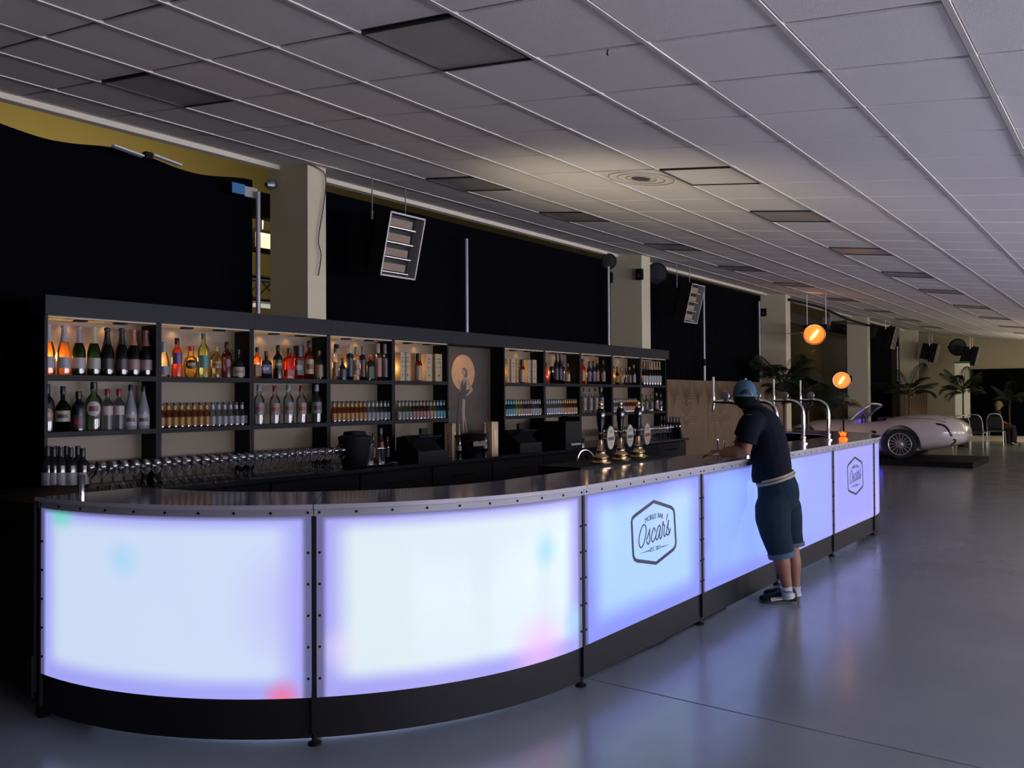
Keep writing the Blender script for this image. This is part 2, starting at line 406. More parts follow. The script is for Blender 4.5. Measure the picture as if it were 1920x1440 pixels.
# cables, brackets on the pillars
tag(MB().tube(smooth_path([aty(578, 307, 5.94), aty(598, 316, 5.94), aty(611, 334, 5.94), aty(606, 390, 5.94), aty(597, 448, 5.94), aty(602, 478, 5.94), aty(597, 517, 5.94)]), .005, 6).build('loose_cable', mat('cable_grey', '3c362e', .7)), 'thin loose cable hanging down the face of the first pillar', 'cable')
tag(MB().lathe([(.05, 0), (.055, .05), (.02, .11)], 12, atx(512, 345, 4.9), ax=Vector((-1, -.3, -.3))).build('small_fitting', STEEL), 'small round grey fitting clamped at the top edge of the first pillar', 'fitting')
for (px, py, r, lab) in [(1231, 513, .17, 'round black speaker mounted beside the second pillar'), (1141, 490, .12, 'small dark speaker at the edge before the second pillar'),
                         (1637, 622, .20, 'dark round speaker mounted beside the fourth pillar'), (1796, 651, .28, 'round dark speaker on a bracket at the far pillar')]:
    X = {1231: 11.75, 1141: 10.9, 1637: 24.9, 1796: 30.4}[px]; c = atx(px, py, X)
    t = thing('round_speaker', lab, 'speaker', c)
    ax = Vector((-.8, -.6, -.1))
    MB().lathe([(r * .6, -.16), (r * .95, -.08), (r, 0), (r * .96, .015)], 20, ax=ax).build('body', BLACKM, t, 40)
    MB().lathe([(r * .9, .012), (r * .5, .03), (.001, .036)], 20, ax=ax).build('grille', mat('speaker_grille', '15161a', .6, bump=.8, scale=250), t, 40)
    MB().cyl((0, .1, 0), (0, .3, 0), .03).build('bracket', BLACKM, t)

# ------------------------------------------------------------------ hanging heaters
def heater(x, y, zc, lab, first=[None], scale=1.0):
    if first[0] is None:
        t = thing('hanging_heater', lab, 'heater', (x, y, zc), group='heaters hung along the wall side')
        R = Matrix.Rotation(math.radians(14), 3, 'X')     # face (-Y) tips down
        def bx(mb, c, d): return mb.box(R @ Vector(c), d, R)
        HM = mat('heater_casing', '141312', .8, 0, spec=.1)
        bx(MB(), (0, .20, 0), (.40, .32, .50)).build('casing', HM, t)
        fr = MB()
        for s in (-1, 1): bx(fr, (s * .225, -.01, 0), (.015, .16, .59)); bx(fr, (0, -.01, s * .287), (.465, .16, .015))
        fr.build('reflector_frame', mat('polished_reflector', (.34, .33, .31), .4, .35), t)
        sd_ = MB(); bx(sd_, (-.236, .0, 0), (.005, .17, .60)); bx(sd_, (0, .0, .297), (.47, .17, .005)); sd_.build('outer_skin', HM, t)
        bx(MB(), (0, .035, 0), (.43, .01, .56)).build('back_plate', mat('heater_dark', '151311', .6), t)
        for k in range(4):
            z = -.205 + k * .137
            bx(MB(), (-.03, -.01, z), (.32, .04, .07)).build('ceramic_plaque', mat('ceramic_plaque', '8a7b6c', .8, bump=.6, scale=150), t)
            bx(MB(), (-.03, -.05, z - .048), (.34, .05, .008)).build('louvre', mat('louvre_steel', (.6, .58, .55), .3, .9), t)
        for s in (-1, 1):
            MB().cyl((s * .22, .1, .24), (s * .22, .1, .62), .006, n=6).cyl((s * .22, .1, .22), (s * .22, .1, .30), .014, n=8).build('hanging_rod', STEEL, t)
        first[0] = t
    else:
        t = copy_tree(first[0], label=lab); t.location = (x, y, zc)
    return t
hs = [(744, 460, 5.62, 'louvred gas heater hanging before the black drape after the first pillar'), (1293, 568, 5.55, 'louvred gas heater hanging beyond the second pillar'),
      (1672, 633, 5.5, 'hanging heater seen side-on beyond the fourth pillar'), (1752, 662, 5.4, 'hanging heater with pale edge, second beyond the fourth pillar'),
      (1828, 668, 4.3, 'hanging heater with white edge before the far end wall')]
for (px, py, y, lab) in hs:
    p = aty(px, py, y); heater(p.x, y, p.z, lab)

# ================================================================== BAR COUNTER
R0, YF, XC, XD = 1.925, 2.43, 3.875, 9.93
YC = YF + R0
def arc_left(t):  # t: angle in radians from pi to 1.5pi
    return XC + R0 * math.cos(t), YC + R0 * math.sin(t), math.cos(t), math.sin(t)
def arc_right(t):
    return XD + R0 * math.cos(t), YC + R0 * math.sin(t), math.cos(t), math.sin(t)
def straight(t): return t, YF, 0.0, -1.0
def panel_mat(name, core, edge, blobs=(), size=(1.5, .85), noise=.04, fall=.13):
    m = bpy.data.materials.new(name); m.use_nodes = True; nt = m.node_tree; b = nt.nodes['Principled BSDF']; L = nt.links.new
    def math_(op, a, bb=None):
        n = nt.nodes.new('ShaderNodeMath'); n.operation = op
        for k, v in enumerate((a, bb)):
            if v is None: continue
            if isinstance(v, (int, float)): n.inputs[k].default_value = v
            else: L(v, n.inputs[k])
        return n.outputs[0]
    uv = nt.nodes.new('ShaderNodeUVMap'); sp = nt.nodes.new('ShaderNodeSeparateXYZ'); L(uv.outputs[0], sp.inputs[0])
    u, v = sp.outputs[0], sp.outputs[1]
    du = math_('MULTIPLY', math_('MINIMUM', u, math_('SUBTRACT', 1, u)), size[0]); dv = math_('MULTIPLY', math_('MINIMUM', v, math_('SUBTRACT', 1, v)), size[1])
    def ss(x, a, bb):
        n = nt.nodes.new('ShaderNodeMapRange'); n.interpolation_type = 'SMOOTHSTEP'; n.inputs['From Min'].default_value = a; n.inputs['From Max'].default_value = bb; L(x, n.inputs['Value']); return n.outputs[0]
    inner = math_('MULTIPLY', ss(du, .03, fall + .06), ss(dv, .03, fall))
    dvt = math_('MULTIPLY', math_('SUBTRACT', 1, v), size[1])
    border = math_('MULTIPLY', ss(du, .020, .052), ss(dvt, .030, .062))
    tcx = nt.nodes.new('ShaderNodeTexNoise'); tcx.inputs['Scale'].default_value = 2.2; L(uv.outputs[0], tcx.inputs['Vector'])
    fac = math_('MULTIPLY', inner, math_('ADD', 1 - noise * 3, math_('MULTIPLY', tcx.outputs['Fac'], noise * 6)))
    mx = nt.nodes.new('ShaderNodeMix'); mx.data_type = 'RGBA'; mx.inputs['A'].default_value = (*edge, 1); mx.inputs['B'].default_value = (*core, 1); L(fac, mx.inputs['Factor'])
    colr = mx.outputs['Result']
    for (bu, bv, r, bc, k) in blobs:
        du2 = math_('MULTIPLY', math_('SUBTRACT', u, bu), size[0]); dv2 = math_('MULTIPLY', math_('SUBTRACT', v, bv), size[1])
        d = math_('SQRT', math_('ADD', math_('MULTIPLY', du2, du2), math_('MULTIPLY', dv2, dv2)))
        f = math_('MULTIPLY', math_('SUBTRACT', 1, ss(d, 0, r)), k)
        m2 = nt.nodes.new('ShaderNodeMix'); m2.data_type = 'RGBA'; L(colr, m2.inputs['A']); m2.inputs['B'].default_value = (*bc, 1); L(f, m2.inputs['Factor']); colr = m2.outputs['Result']
    # opaque frame shows dull behind the rim of the sheet
    st = math_('ADD', .27, math_('MULTIPLY', border, .73))
    L(colr, b.inputs['Emission Color']); L(st, b.inputs['Emission Strength'])
    b.inputs['Specular IOR Level'].default_value = .14; b.inputs['Base Color'].default_value = (.08, .08, .09, 1); b.inputs['Roughness'].default_value = .06
    tn = nt.nodes.new('ShaderNodeTexCoord'); nb = nt.nodes.new('ShaderNodeTexNoise'); nb.inputs['Scale'].default_value = 1.3; L(tn.outputs['Object'], nb.inputs['Vector'])
    bp = nt.nodes.new('ShaderNodeBump'); bp.inputs['Strength'].default_value = .25; bp.inputs['Distance'].default_value = .05; L(nb.outputs['Fac'], bp.inputs['Height']); L(bp.outputs['Normal'], b.inputs['Normal'])
    return m
PM = [panel_mat('lit_panel_white', (.60, .71, .90), (.36, .37, .90), [(.12, .96, .14, (.10, .75, .45), .8), (.40, .72, .13, (.38, .68, .90), .8), (.915, .0, .12, (.92, .12, .22), .8), (.98, .5, .45, (.45, .38, .92), .55)]),
      panel_mat('lit_panel_bright', (.70, .82, .86), (.36, .34, .86), [(.80, .66, .13, (.35, .72, .88), .8), (.77, .08, .26, (.88, .45, .90), .7), (.95, .18, .14, (.35, .66, .93), .8), (.07, .25, .14, (.90, .75, .90), .4)]),
      panel_mat('lit_panel_aqua', (.36, .59, .94), (.20, .25, .93), [], fall=.2),
      panel_mat('lit_panel_blue', (.26, .41, .95), (.22, .27, .88), [(.25, .75, .4, (.25, .48, .95), .6)], noise=.05, fall=.16),
      panel_mat('lit_panel_violet', (.30, .36, .93), (.30, .33, .88), [(.2, .8, .5, (.33, .50, .93), .6)], noise=.05, fall=.14),
      panel_mat('lit_panel_lilac', (.33, .33, .92), (.36, .34, .85), [], noise=.05, fall=.14)]
TOPM = mat('gloss_counter_top', '7c7a86', .09, var=.05, scale=3)
EDGE = mat('white_counter_edge', '8f8d96', .3)
KICK = mat('kick_board', '0b0c11', .55, spec=.25, bump=.05)
def bar_module(path, t0, t1, nseg, pm, label, post_start=True, post_end=False, inner_o=-.53):
    L_ = abs(t1 - t0) * (R0 if path is not straight else 1)
    g = .012 / (R0 if path is not straight else 1); sgn = 1 if t1 > t0 else -1
    ts = [t0 + sgn * g + (t1 - t0 - 2 * sgn * g) * i / nseg for i in range(nseg + 1)]
    t = thing('bar_counter_module', label, 'bar counter', group=None)
    pan = MB().sweep(path, ts, -.010, 0, .215, 1.055, uvs=True).build('light_panel', pm, t, 30)
    MB().sweep(path, ts, -.03, -.012, .032, .213).build('kick_board', KICK, t, 30)
    MB().sweep(path, ts, -.27, -.25, .042, .056).build('leak_strip', mat('leak_strip_glow', (.50, .60, 1.0), .5, emit=5.0), t, 30)  # added glow strip, stands in for panel light leaking under the kick board
    MB().sweep(path, ts, -.50, -.48, .03, 1.05).build('back_board', BLACK, t, 30)
    MB().sweep(path, ts, -.50, -.02, .10, .12).build('bottom_board', BLACK, t, 30)
    tsf = [t0 + (t1 - t0) * i / nseg for i in range(nseg + 1)]
    e = sgn * .001
    tsf[0] += e; tsf[-1] -= e
    MB().sweep(path, tsf, inner_o, .022, 1.06, 1.076).build('counter_top', TOPM, t, 30)
    MB().sweep(path, tsf, .0225, .0275, 1.058, 1.078).build('edge_strip', EDGE, t, 30)
    MB().sweep(path, tsf, .002, .008, 1.024, 1.054).build('top_rail', mat('rail_grey', '86848c', .4), t, 30)
    sc = MB()
    def screw(tt, z):
        x, y, nx, ny = path(tt); sc.cyl((x + nx * -.001, y + ny * -.001, z), (x + nx * .004, y + ny * .004, z), .006, n=8)
    ns = max(2, int(L_ / .16)); m_ = .025 / (R0 if path is not straight else 1)
    for i in range(ns + 1):
        tt = t0 + sgn * m_ + (t1 - t0 - 2 * sgn * m_) * i / ns; x, y, nx, ny = path(tt)
        sc.cyl((x + nx * .006, y + ny * .006, 1.040), (x + nx * .011, y + ny * .011, 1.040), .006, n=8)
    for z in (.30, .44, .58, .72, .86):
        for tt in (t0 + sgn * m_, t1 - sgn * m_): screw(tt, z)
    tag(sc.build('screw', BLACKM, t), kind='stuff')
    def post(tt):
        x, y, nx, ny = path(tt); R = Matrix.Rotation(math.atan2(ny, nx), 3, 'Z')
        MB().box((x - nx * .012, y - ny * .012, .555), (.036, .022, 1.0), R).build('corner_post', KICK, t)
        MB().cyl((x - nx * .02, y - ny * .02, .008), (x - nx * .02, y - ny * .02, .10), .013).build('foot_stem', BLACKM, t)
        MB().lathe([(.030, 0), (.030, .010), (.014, .018)], 16, (x - nx * .02, y - ny * .02, 0)).build('foot_pad', BLACKM, t)
    if post_start: post(t0)
    if post_end: post(t1)
    return t
A = PI
bar_module(arc_left, A, A * 1.25, 18, PM[0], 'curved glowing bar section at the near end, next to the black drape')
bar_module(arc_left, A * 1.25, A * 1.5, 18, PM[1], 'brightest white curved bar section with blue and pink glow spots')
seams = [XC, 5.387, 6.88, 8.40, XD]
m3 = bar_module(straight, seams[0], seams[1], 1, PM[2], 'straight pale blue bar section with the large dark hexagon logo')
bar_module(straight, seams[1], seams[2], 1, PM[3], 'straight blue bar section where the man in the cap leans')
bar_module(straight, seams[2], seams[3], 1, PM[4], 'straight violet-blue bar section just beyond the leaning man')
m6 = bar_module(straight, seams[3], seams[4], 1, PM[5], 'straight lilac bar section with the far hexagon logo')
bar_module(arc_right, A * 1.5, A * 1.75, 12, PM[5], 'narrow visible curved bar section turning away at the far end')
bar_module(arc_right, A * 1.75, A * 2, 12, PM[5], 'last curved bar section at the far end, facing the car')
# end cabinet where the curved bar meets the drape
t = thing('bar_end_unit', 'black bar end box beside the curved glowing section', 'bar counter')
MB().span((XC - R0 - .02, YC + .02, .12), (XC - R0 + .5, YC + .9, 1.04)).build('body', BLACK, t)
MB().span((XC - R0 - .035, YC + .01, .10), (XC - R0 - .021, YC + .12, .30)).build('hinge_plate', BLACKM, t)
MB().cyl((XC - R0 + .02, YC + .05, 0), (XC - R0 + .02, YC + .05, .12), .016).build('foot', BLACKM, t)
MB().cyl((XC - R0 + .45, YC + .85, 0), (XC - R0 + .45, YC + .85, .12), .016).build('foot', BLACKM, t)

# logos: hexagon emblem with the script name
INK = mat('navy_ink', '10163f', .4)
def logo(parent, dx):
    def q(zx, zy): 
        p = aty(1160 + zx / 9.6, 920 + zy / 9.6, YF - .0015); return Vector((p.x + dx, p.y, p.z))
    N = (0, -1, 0)
    hexp = [(629, 195), (945, 300), (990, 350), (1000, 420), (1012, 640), (1028, 930), (1018, 1000), (985, 1055), (672, 1305), (330, 1262), (285, 1235), (262, 1170), (252, 1000), (238, 680), (232, 560), (245, 500), (290, 450)]
    # centre line with corners kept by doubling
    pts = []
    for k, p in enumerate(hexp):
        pts.append(q(*p))
    h = MB(); ribbon(h, pts, .021, N, closed=True); h.build('logo_hexagon', INK, parent)
    s = MB()
    strokes = [([(455, 612), (485, 645), (494, 720), (482, 820), (457, 930), (427, 1000), (400, 1026), (375, 1000), (364, 920), (371, 820), (395, 720), (425, 645)], True),
               ([(497, 885), (530, 800), (560, 688), (553, 760), (560, 860), (550, 930), (530, 962), (510, 940), (507, 905)], False),
               ([(655, 735), (650, 690), (638, 672), (618, 700), (598, 790), (588, 860), (600, 912), (622, 915), (650, 860), (675, 790)], False),
               ([(752, 660), (738, 625), (712, 650), (685, 740), (668, 830), (680, 880), (702, 866), (728, 780), (752, 640)], False),
               ([(752, 640), (738, 770), (738, 850), (755, 862), (775, 800), (795, 560), (806, 610), (828, 625)], False),
               ([(828, 625), (812, 760), (818, 818), (845, 790), (900, 525)], False),
               ([(900, 525), (886, 650), (905, 730), (895, 790), (872, 795), (852, 765)], False), ([(895, 790), (918, 750), (930, 672)], False)]
    for st, cl in strokes: ribbon(s, smooth_path([q(*p) for p in st], 4, cl), .0085, N, closed=cl)
    ribbon(s, [q(878, 412), q(868, 480), q(857, 545)], [.008, .007, .003], N)
    s.build('logo_script', INK, parent)
    d = MB(); ribbon(d, [q(392, 1128), q(480, 1102), q(562, 1076)], [.001, .004, .007], N); ribbon(d, [q(768, 1012), q(840, 990), q(905, 970)], [.007, .004, .001], N)
    d.build('logo_dash', INK, parent)
    tx = MB()
    R = Matrix.Rotation(PI / 2, 3, 'X')
    chars = [('M', 497, 532, .30), ('O', 547, 502, .22), ('B', 583, 483, .14), ('I', 610, 473, .08), ('L', 632, 468, .04), ('E', 660, 458, 0), ('B', 716, 447, -.08), ('A', 751, 452, -.16), ('R', 784, 462, -.22)]
    for ch, zx, zy, an in chars:
        vs, fs = text_mesh(ch, .044); o_ = q(zx, zy)
        tx.add([R @ (Matrix.Rotation(an * .7, 3, 'Z') @ v) + o_ for v in vs], fs)
    vs, fs = text_mesh('EST. 2015', .036); o_ = q(663, 1043); tx.add([R @ Vector((v.x * 1.0, v.y, v.z)) + o_ for v in vs], fs)
    tag(tx.build('logo_lettering', INK, parent), kind='stuff')
logo(m3, 0); logo(m6, (seams[3] + seams[4]) / 2 - aty(1160 + 630 / 9.6, 1000, YF).x)

# ================================================================== BACK BAR
SY = 5.75; SD = .21; ZT = 2.236; ZH = 2.104; Z1 = 1.7155; Z2 = 1.338; ZC = .96; UW = .80
LX = [2.598 + UW * i for i in range(6)]; RX = [7.535 + UW * i for i in range(6)]
units = [(LX[i], LX[i + 1]) for i in range(5)] + [(RX[i], RX[i + 1]) for i in range(5)]
ulab = ['black back-bar shelf unit holding the champagne bottles, at the near end', 'black back-bar shelf unit with colourful gin bottles above amber mixers', 'black back-bar shelf unit with whisky above clear vodka bottles',
        'black back-bar shelf unit with tall perfume-like bottles above mixers', 'black back-bar shelf unit with cream whisky cartons beside the poster', 'black back-bar shelf unit with cartons on the far side of the poster',
        'black back-bar shelf unit with tall purple bottles above mixers', 'black back-bar shelf unit with rum bottles above red-capped vodka', 'black back-bar shelf unit second from the engraved wooden screen', 'black back-bar shelf unit with foil-topped prosecco by the wooden screen']
for (xa, xb), lab in zip(units, ulab):
    t = thing('shelf_unit', lab, 'shelf', (xa, SY, ZC + .002), group='back-bar shelf units'); W = xb - xa
    z = lambda q: q - ZC - .002
    for s in (0, 1):
        x0 = .001 + s * (W - .022); MB().span((x0, 0, 0), (x0 + .02, SD, z(ZH))).build('side_panel', BLACK, t)
    MB().span((.021, SD - .012, 0), (W - .021, SD, z(ZH))).build('back_panel', CREAM, t)
    MB().span((.021, .0, z(Z1) - .035), (W - .021, SD - .012, z(Z1))).build('shelf_board', BLACK, t); MB().span((.021, .0, z(Z2) - .035), (W - .021, SD - .012, z(Z2))).build('shelf_board', BLACK, t)
    MB().span((.021, .001, z(ZH) - .012), (W - .021, SD - .012, z(ZH))).build('top_board', mat('pale_board', 'a89f8c', .6), t)
    for k in (.33, .68): MB().span((W * k - .035, .03, z(ZH) - .022), (W * k + .035, .10, z(ZH) - .0125)).build('puck_light', BLACKM, t)
for (a, b, lab) in [(LX[0] - .01, LX[2], 'first dark header board above the champagne and gin shelves'), (LX[2] + .002, 4.998, 'short header board above the whisky shelf, below the first pillar'), (5.0, LX[5], 'dark header board above the tall bottles and cartons'),
                    (LX[5] + .002, RX[0], 'dark header board above the poster'), (RX[0] + .002, RX[3] - .002, 'long dark header board beyond the poster'), (RX[3], RX[5] + .03, 'last header board catching dim light at the far end')]:
    tag(MB().span((a, SY - .035, ZH + .001), (b, SY + SD + .01, ZT)).build('header_board', mat('header_black', '10121a', .5, var=.06, spec=.22)), lab, 'board')
# back counter (continuous worktop and its cabinets)
yc = 5.22; xr = aty(1292, 821, yc).x
tag(MB().span((2.2, yc, ZC - .03), (xr, SY + SD + .02, ZC)).build('back_worktop', mat('dark_worktop', '1a1b22', .18)), 'long dark worktop under the back-bar shelves', 'worktop')
k = 0; x = 2.22
cabl = ['first from the champagne end', 'second from the champagne end', 'third from the champagne end', 'below the ice bucket', 'below the till by the poster', 'below the poster', 'below the second till', 'behind the ale pumps', 'behind the last ale pump', 'at the wooden screen end']
cw = (xr - .03 - x) / 10
for k in range(10):
    t = thing('back_cabinet', 'black back-bar cabinet under the worktop, ' + cabl[k], 'cabinet', (x + cw * k, yc + .03, 0))
    MB().span((.003, .02, 0), (cw - .003, .6, ZC - .033)).build('body', BLACKM, t)
    MB().span((.008, 0, .08), (cw - .008, .019, ZC - .05)).build('door', BLACK, t)
    MB().cyl((cw * .35, -.02, .82), (cw * .65, -.02, .82), .006, n=6).build('handle', BLACKM, t)
# warm shelf lights
for i, (xa, xb) in enumerate(units):
    for k, f in enumerate((.28, .62)):
        e = (1.3, .8, .8, .9, .9, .7, .5, .5, .5, .35)[i] * (1.15, .85)[k]
        spot('shelf_light', (xa + .8 * f, SY + .165, ZH - .03), (xa + .8 * f, SY + .19, Z1), e * .6, (1, .55, .22), 140, .8, .02)
        point('shelf_glow', (xa + .8 * (f - .12), SY + .17, Z1 + .13), e * 1.3, (1, .50, .16), .03)
# ------------------------------------------------------------------ bottles
def bottle_prof(kind, h, r):
    P = {
        'champ': [(.8, 0), (.98, .01), (1, .04), (1, .42), (.93, .50), (.72, .60), (.50, .70), (.37, .80), (.34, .97), (.34, 1)],
        'wine': [(.85, 0), (1, .02), (1, .60), (.93, .66), (.62, .72), (.40, .76), (.38, 1)],
        'spirit': [(.9, 0), (1, .015), (1, .58), (.95, .64), (.70, .70), (.42, .75), (.38, .80), (.38, .86)],
        'square': [(.9, 0), (1, .015), (1, .62), (.95, .67), (.6, .71), (.36, .75), (.34, .86)],
        'round': [(.70, 0), (.80, .02), (.95, .18), (1, .34), (.96, .50), (.75, .62), (.42, .68), (.40, .86)],
        'squat': [(.9, 0), (1, .02), (1, .45), (.90, .54), (.55, .64), (.30, .70), (.28, .84)],
        'tall': [(.9, 0), (1, .01), (1, .60), (.85, .67), (.5, .74), (.36, .79), (.34, .88)],
        'cylinder': [(.92, 0), (1, .01), (1, .70), (.96, .73), (.45, .74), (.45, .78)],
        'cone': [(.95, 0), (1, .02), (1, .36), (.92, .46), (.55, .66), (.34, .80), (.30, .88)],
        'flask': [(.9, 0), (1, .02), (1, .56), (.7, .64), (.3, .68), (.28, .84)],
    }[kind]
    return [(a * r, b * h) for a, b in P]
def rad_at(prof, z):
    for (r0, z0), (r1, z1) in zip(prof, prof[1:]):
        if z0 <= z <= z1: return r0 + (r1 - r0) * (z - z0) / max(1e-6, z1 - z0)
    return prof[-1][0]
def wrap(prof, za, zb, a0, a1, off=.0009, n=10, sq=None, shape=None):
    """label patch that follows the bottle wall"""
    mb = MB(); rs = []; m = 6
    for i in range(n + 1):
        a = a0 + (a1 - a0) * i / n; c, s = math.cos(a), math.sin(a); row = []
        for k in range(m + 1):
            u = i / n * 2 - 1; z = za + (zb - za) * k / m
            if shape == 'oval': z = (za + zb) / 2 + (zb - za) / 2 * (k / m * 2 - 1) * math.sqrt(max(0.02, 1 - u * u))
            r = rad_at(prof, z) + off
            if sq: 
                e = sq[2] if len(sq) > 2 else 4; kk = (abs(c) ** e + abs(s) ** e) ** (-1 / e); row.append(Vector((r * c * kk, r * s * kk * sq[0], z)))
            else: row.append(Vector((r * c, r * s, z)))
        rs.append(row)
    vs = [p for r_ in rs for p in r_]; fs = []
    for i in range(n):
        for k in range(m): a = i * (m + 1) + k; fs.append((a, a + m + 1, a + m + 2, a + 1))
    return mb.add(vs, fs)
G = {
    'rose': glass('glass_rose', (.95, .55, .26), .9), 'green': glass('glass_green', (.05, .14, .03), .5), 'dkgreen': glass('glass_dark_green', (.02, .045, .015), .4), 'black': mat('glass_black', '0b0c10', .08),
    'clear': glass('glass_clear', (.86, .87, .86), .45), 'frost': glass('glass_frost', (.55, .56, .58), 1.6, .3), 'amber': glass('glass_amber', (.85, .42, .12), .8), 'red': glass('glass_red', (.72, .14, .06), .9),
    'orange': glass('glass_orange', (.95, .28, .12), 1.2), 'pink': glass('glass_pink', (.93, .30, .22), 1.2), 'dusk': glass('glass_dusk', (.50, .20, .22), .8), 'lime': glass('glass_lime', (.78, .88, .50), .8), 'gold': glass('glass_gold', (.85, .68, .34), .9),
    'navy': mat('glass_navy', '10121f', .1), 'purple': glass('glass_purple', (.10, .04, .16), .6), 'dkred': glass('glass_dark_red', (.12, .02, .02), .5), 'peach': glass('glass_peach', (.92, .72, .52), .6), 'teal': glass('glass_teal', (.10, .55, .60), .9),
    'white': mat('glazed_white', '6f7278', .25), 'cleargreen': glass('glass_pale_green', (.62, .70, .52), .7), 'brown': glass('glass_brown', (.25, .09, .03), .5),
}
def K(c): return mat('paint_' + c, tuple(x * .52 for x in srgb(c)), .45)
ANG = math.radians(-118)
def bottle(px, top, wpx, zb, y, kind, gl, cap, lab, label, extra=None, group=None, grow=.97, name='bottle', band=None, lz=(.16, .40), shape=None, cz=None, name2=None):
    p = aty(px, 700, y); x = p.x
    c = M3.transposed() @ Vector((x, y, zb - H)); dd = -c.z
    h = aty(px, top, y).z - zb; r = wpx / 2 / F * dd * grow
    sq = {'square': (.75, .6 * r), 'flask': (.5, .6 * r)}.get(kind)
    prof = bottle_prof(kind, h, r)
    t = thing(name, label, 'bottle', (x, y, zb), group=group)
    MB().lathe(prof, 20, sq=sq).build('glass_body', G[gl], t, 40)
    if cap:
        if kind == 'champ':
            cp = [(rad_at(prof, z * h) + .0012, z * h) for z in (.66, .74, .82, .90)] + [(.36 * r, .93 * h), (.44 * r, .94 * h), (.46 * r, .97 * h), (.42 * r, 1.0 * h), (.2 * r, 1.01 * h)]
        elif kind == 'wine': cp = [(rad_at(prof, z * h) + .001, z * h) for z in (.80, .9, .99)] + [(.37 * r, 1.0 * h)]
        else:
            z0 = cz or prof[-1][1] / h - .02; rr = rad_at(prof, z0 * h) + .0025
            cp = [(rr, z0 * h), (rr * 1.02, (z0 + .02) * h), (rr, .985 * h), (rr * .8, h)]
        MB().lathe(cp, 16).build('foil' if kind == 'champ' else 'cap', K(cap) if isinstance(cap, str) else cap, t, 40)
    if lab:
        wd = 1.15 if shape != 'oval' else .95
        lo = wrap(prof, lz[0] * h, lz[1] * h, ANG - wd, ANG + wd, sq=sq, shape=shape).build('label', K(lab), t, 60)
        if band:
            zm = (lz[0] + lz[1]) / 2; hh = (lz[1] - lz[0]) * .17
            wrap(prof, (zm - hh) * h, (zm + hh) * h, ANG - wd * .6, ANG + wd * .6, off=.0016, sq=sq).build('label_print', K(band), t, 60)
    if extra == 'bow':
        MB().lathe([(.001, -.02), (.022, -.012), (.026, 0), (.022, .012), (.001, .02)], 12, (-.01, -.01, h * .82)).build('ribbon', K('b03a2a'), t, 60)
    if extra == 'ball':
        MB().lathe([(.001, -.022), (.018, -.012), (.024, 0), (.018, .014), (.001, .022)], 12, (.012, -.01, h * .93)).build('stopper', K('3a2038'), t, 60)
    return t
y0 = SY + .075
# --- champagne shelf
ch = [(90, 608, 'rose', 'c4c2c8', 'a9aab2', 'rose champagne with silver foil, outermost on the champagne shelf'), (120, 610, 'rose', 'b9b6c2', 'a3a5b0', 'glowing orange rose champagne, second from the outer end of the shelf'),
      (148, 612, 'green', 'b3a6bd', 'b0b0b0', 'green champagne bottle with lilac foil and pale label'), (176, 613, 'green', 'd2c6a8', 'b8b6ae', 'green champagne bottle with cream-white foil and pale label'),
      (201, 615, 'dkgreen', '15151a', '2a2a30', 'dark champagne bottle with all-black foil, no pale label'), (228, 616, 'dkgreen', '1c1812', '2c2c32', 'dark champagne bottle with gold-tipped black foil'),
      (250, 618, 'dkgreen', 'c07a68', 'a87e7c', 'dark champagne bottle with pink foil and pink label, on the cream backboard'), (273, 620, 'dkgreen', '8f5a50', '9a7a78', 'dark champagne bottle with dull pink foil in front of the unit side')]
for px, tp, g, f, l, lab in ch: bottle(px, tp, 25.5, Z1, y0, 'champ', g, f, l, lab, lz=(.14, .36), band=None, group='champagne bottles on the top shelf')
# --- vermouth / liqueur shelf
bottle(89, 720, 24, Z2, y0, 'wine', 'black', '221a1c', 'a3705a', 'dark bottle with round orange-brown label, first on the shelf under the champagne', shape='oval', lz=(.22, .50), band='d9b08a')
bottle(118, 724, 28, Z2, y0, 'squat', 'dkred', '24241c', 'b5ab96', 'wide dark red bottle with banded cream label', band='3a2420', lz=(.22, .46))
bottle(147.5, 734, 26, Z2, y0, 'spirit', 'black', '1c1c22', '2c2e38', 'black bottle with red-bottomed dark label', band='8a2030', lz=(.06, .40))
bottle(176, 716, 29, Z2, y0, 'spirit', 'cleargreen', '1c2438', 'c9c8c0', 'pale green clear bottle with round white label, tallest on its shelf', shape='oval', lz=(.30, .60), band='8a3030')
bottle(201.5, 729, 21, Z2, y0, 'spirit', 'frost', 'a02230', 'c9b9b0', 'frosted vodka-style bottle with red cap next to the pale green bottle', lz=(.36, .58))
bottle(223, 729, 21, Z2, y0, 'spirit', 'frost', 'a02230', 'd0bdb4', 'frosted bottle with red cap next to the white coconut bottles', lz=(.36, .58))
bottle(245, 721, 23, Z2, y0, 'cone', 'white', '16161c', 'b9bac0', 'opaque white conical bottle with black cap in front of the cream board', band='6a4838', lz=(.08, .34))
bottle(269, 723, 23, Z2, y0, 'cone', 'white', '16161c', 'b9bac0', 'opaque white conical bottle with black cap against the unit side', band='6a4838', lz=(.08, .34))
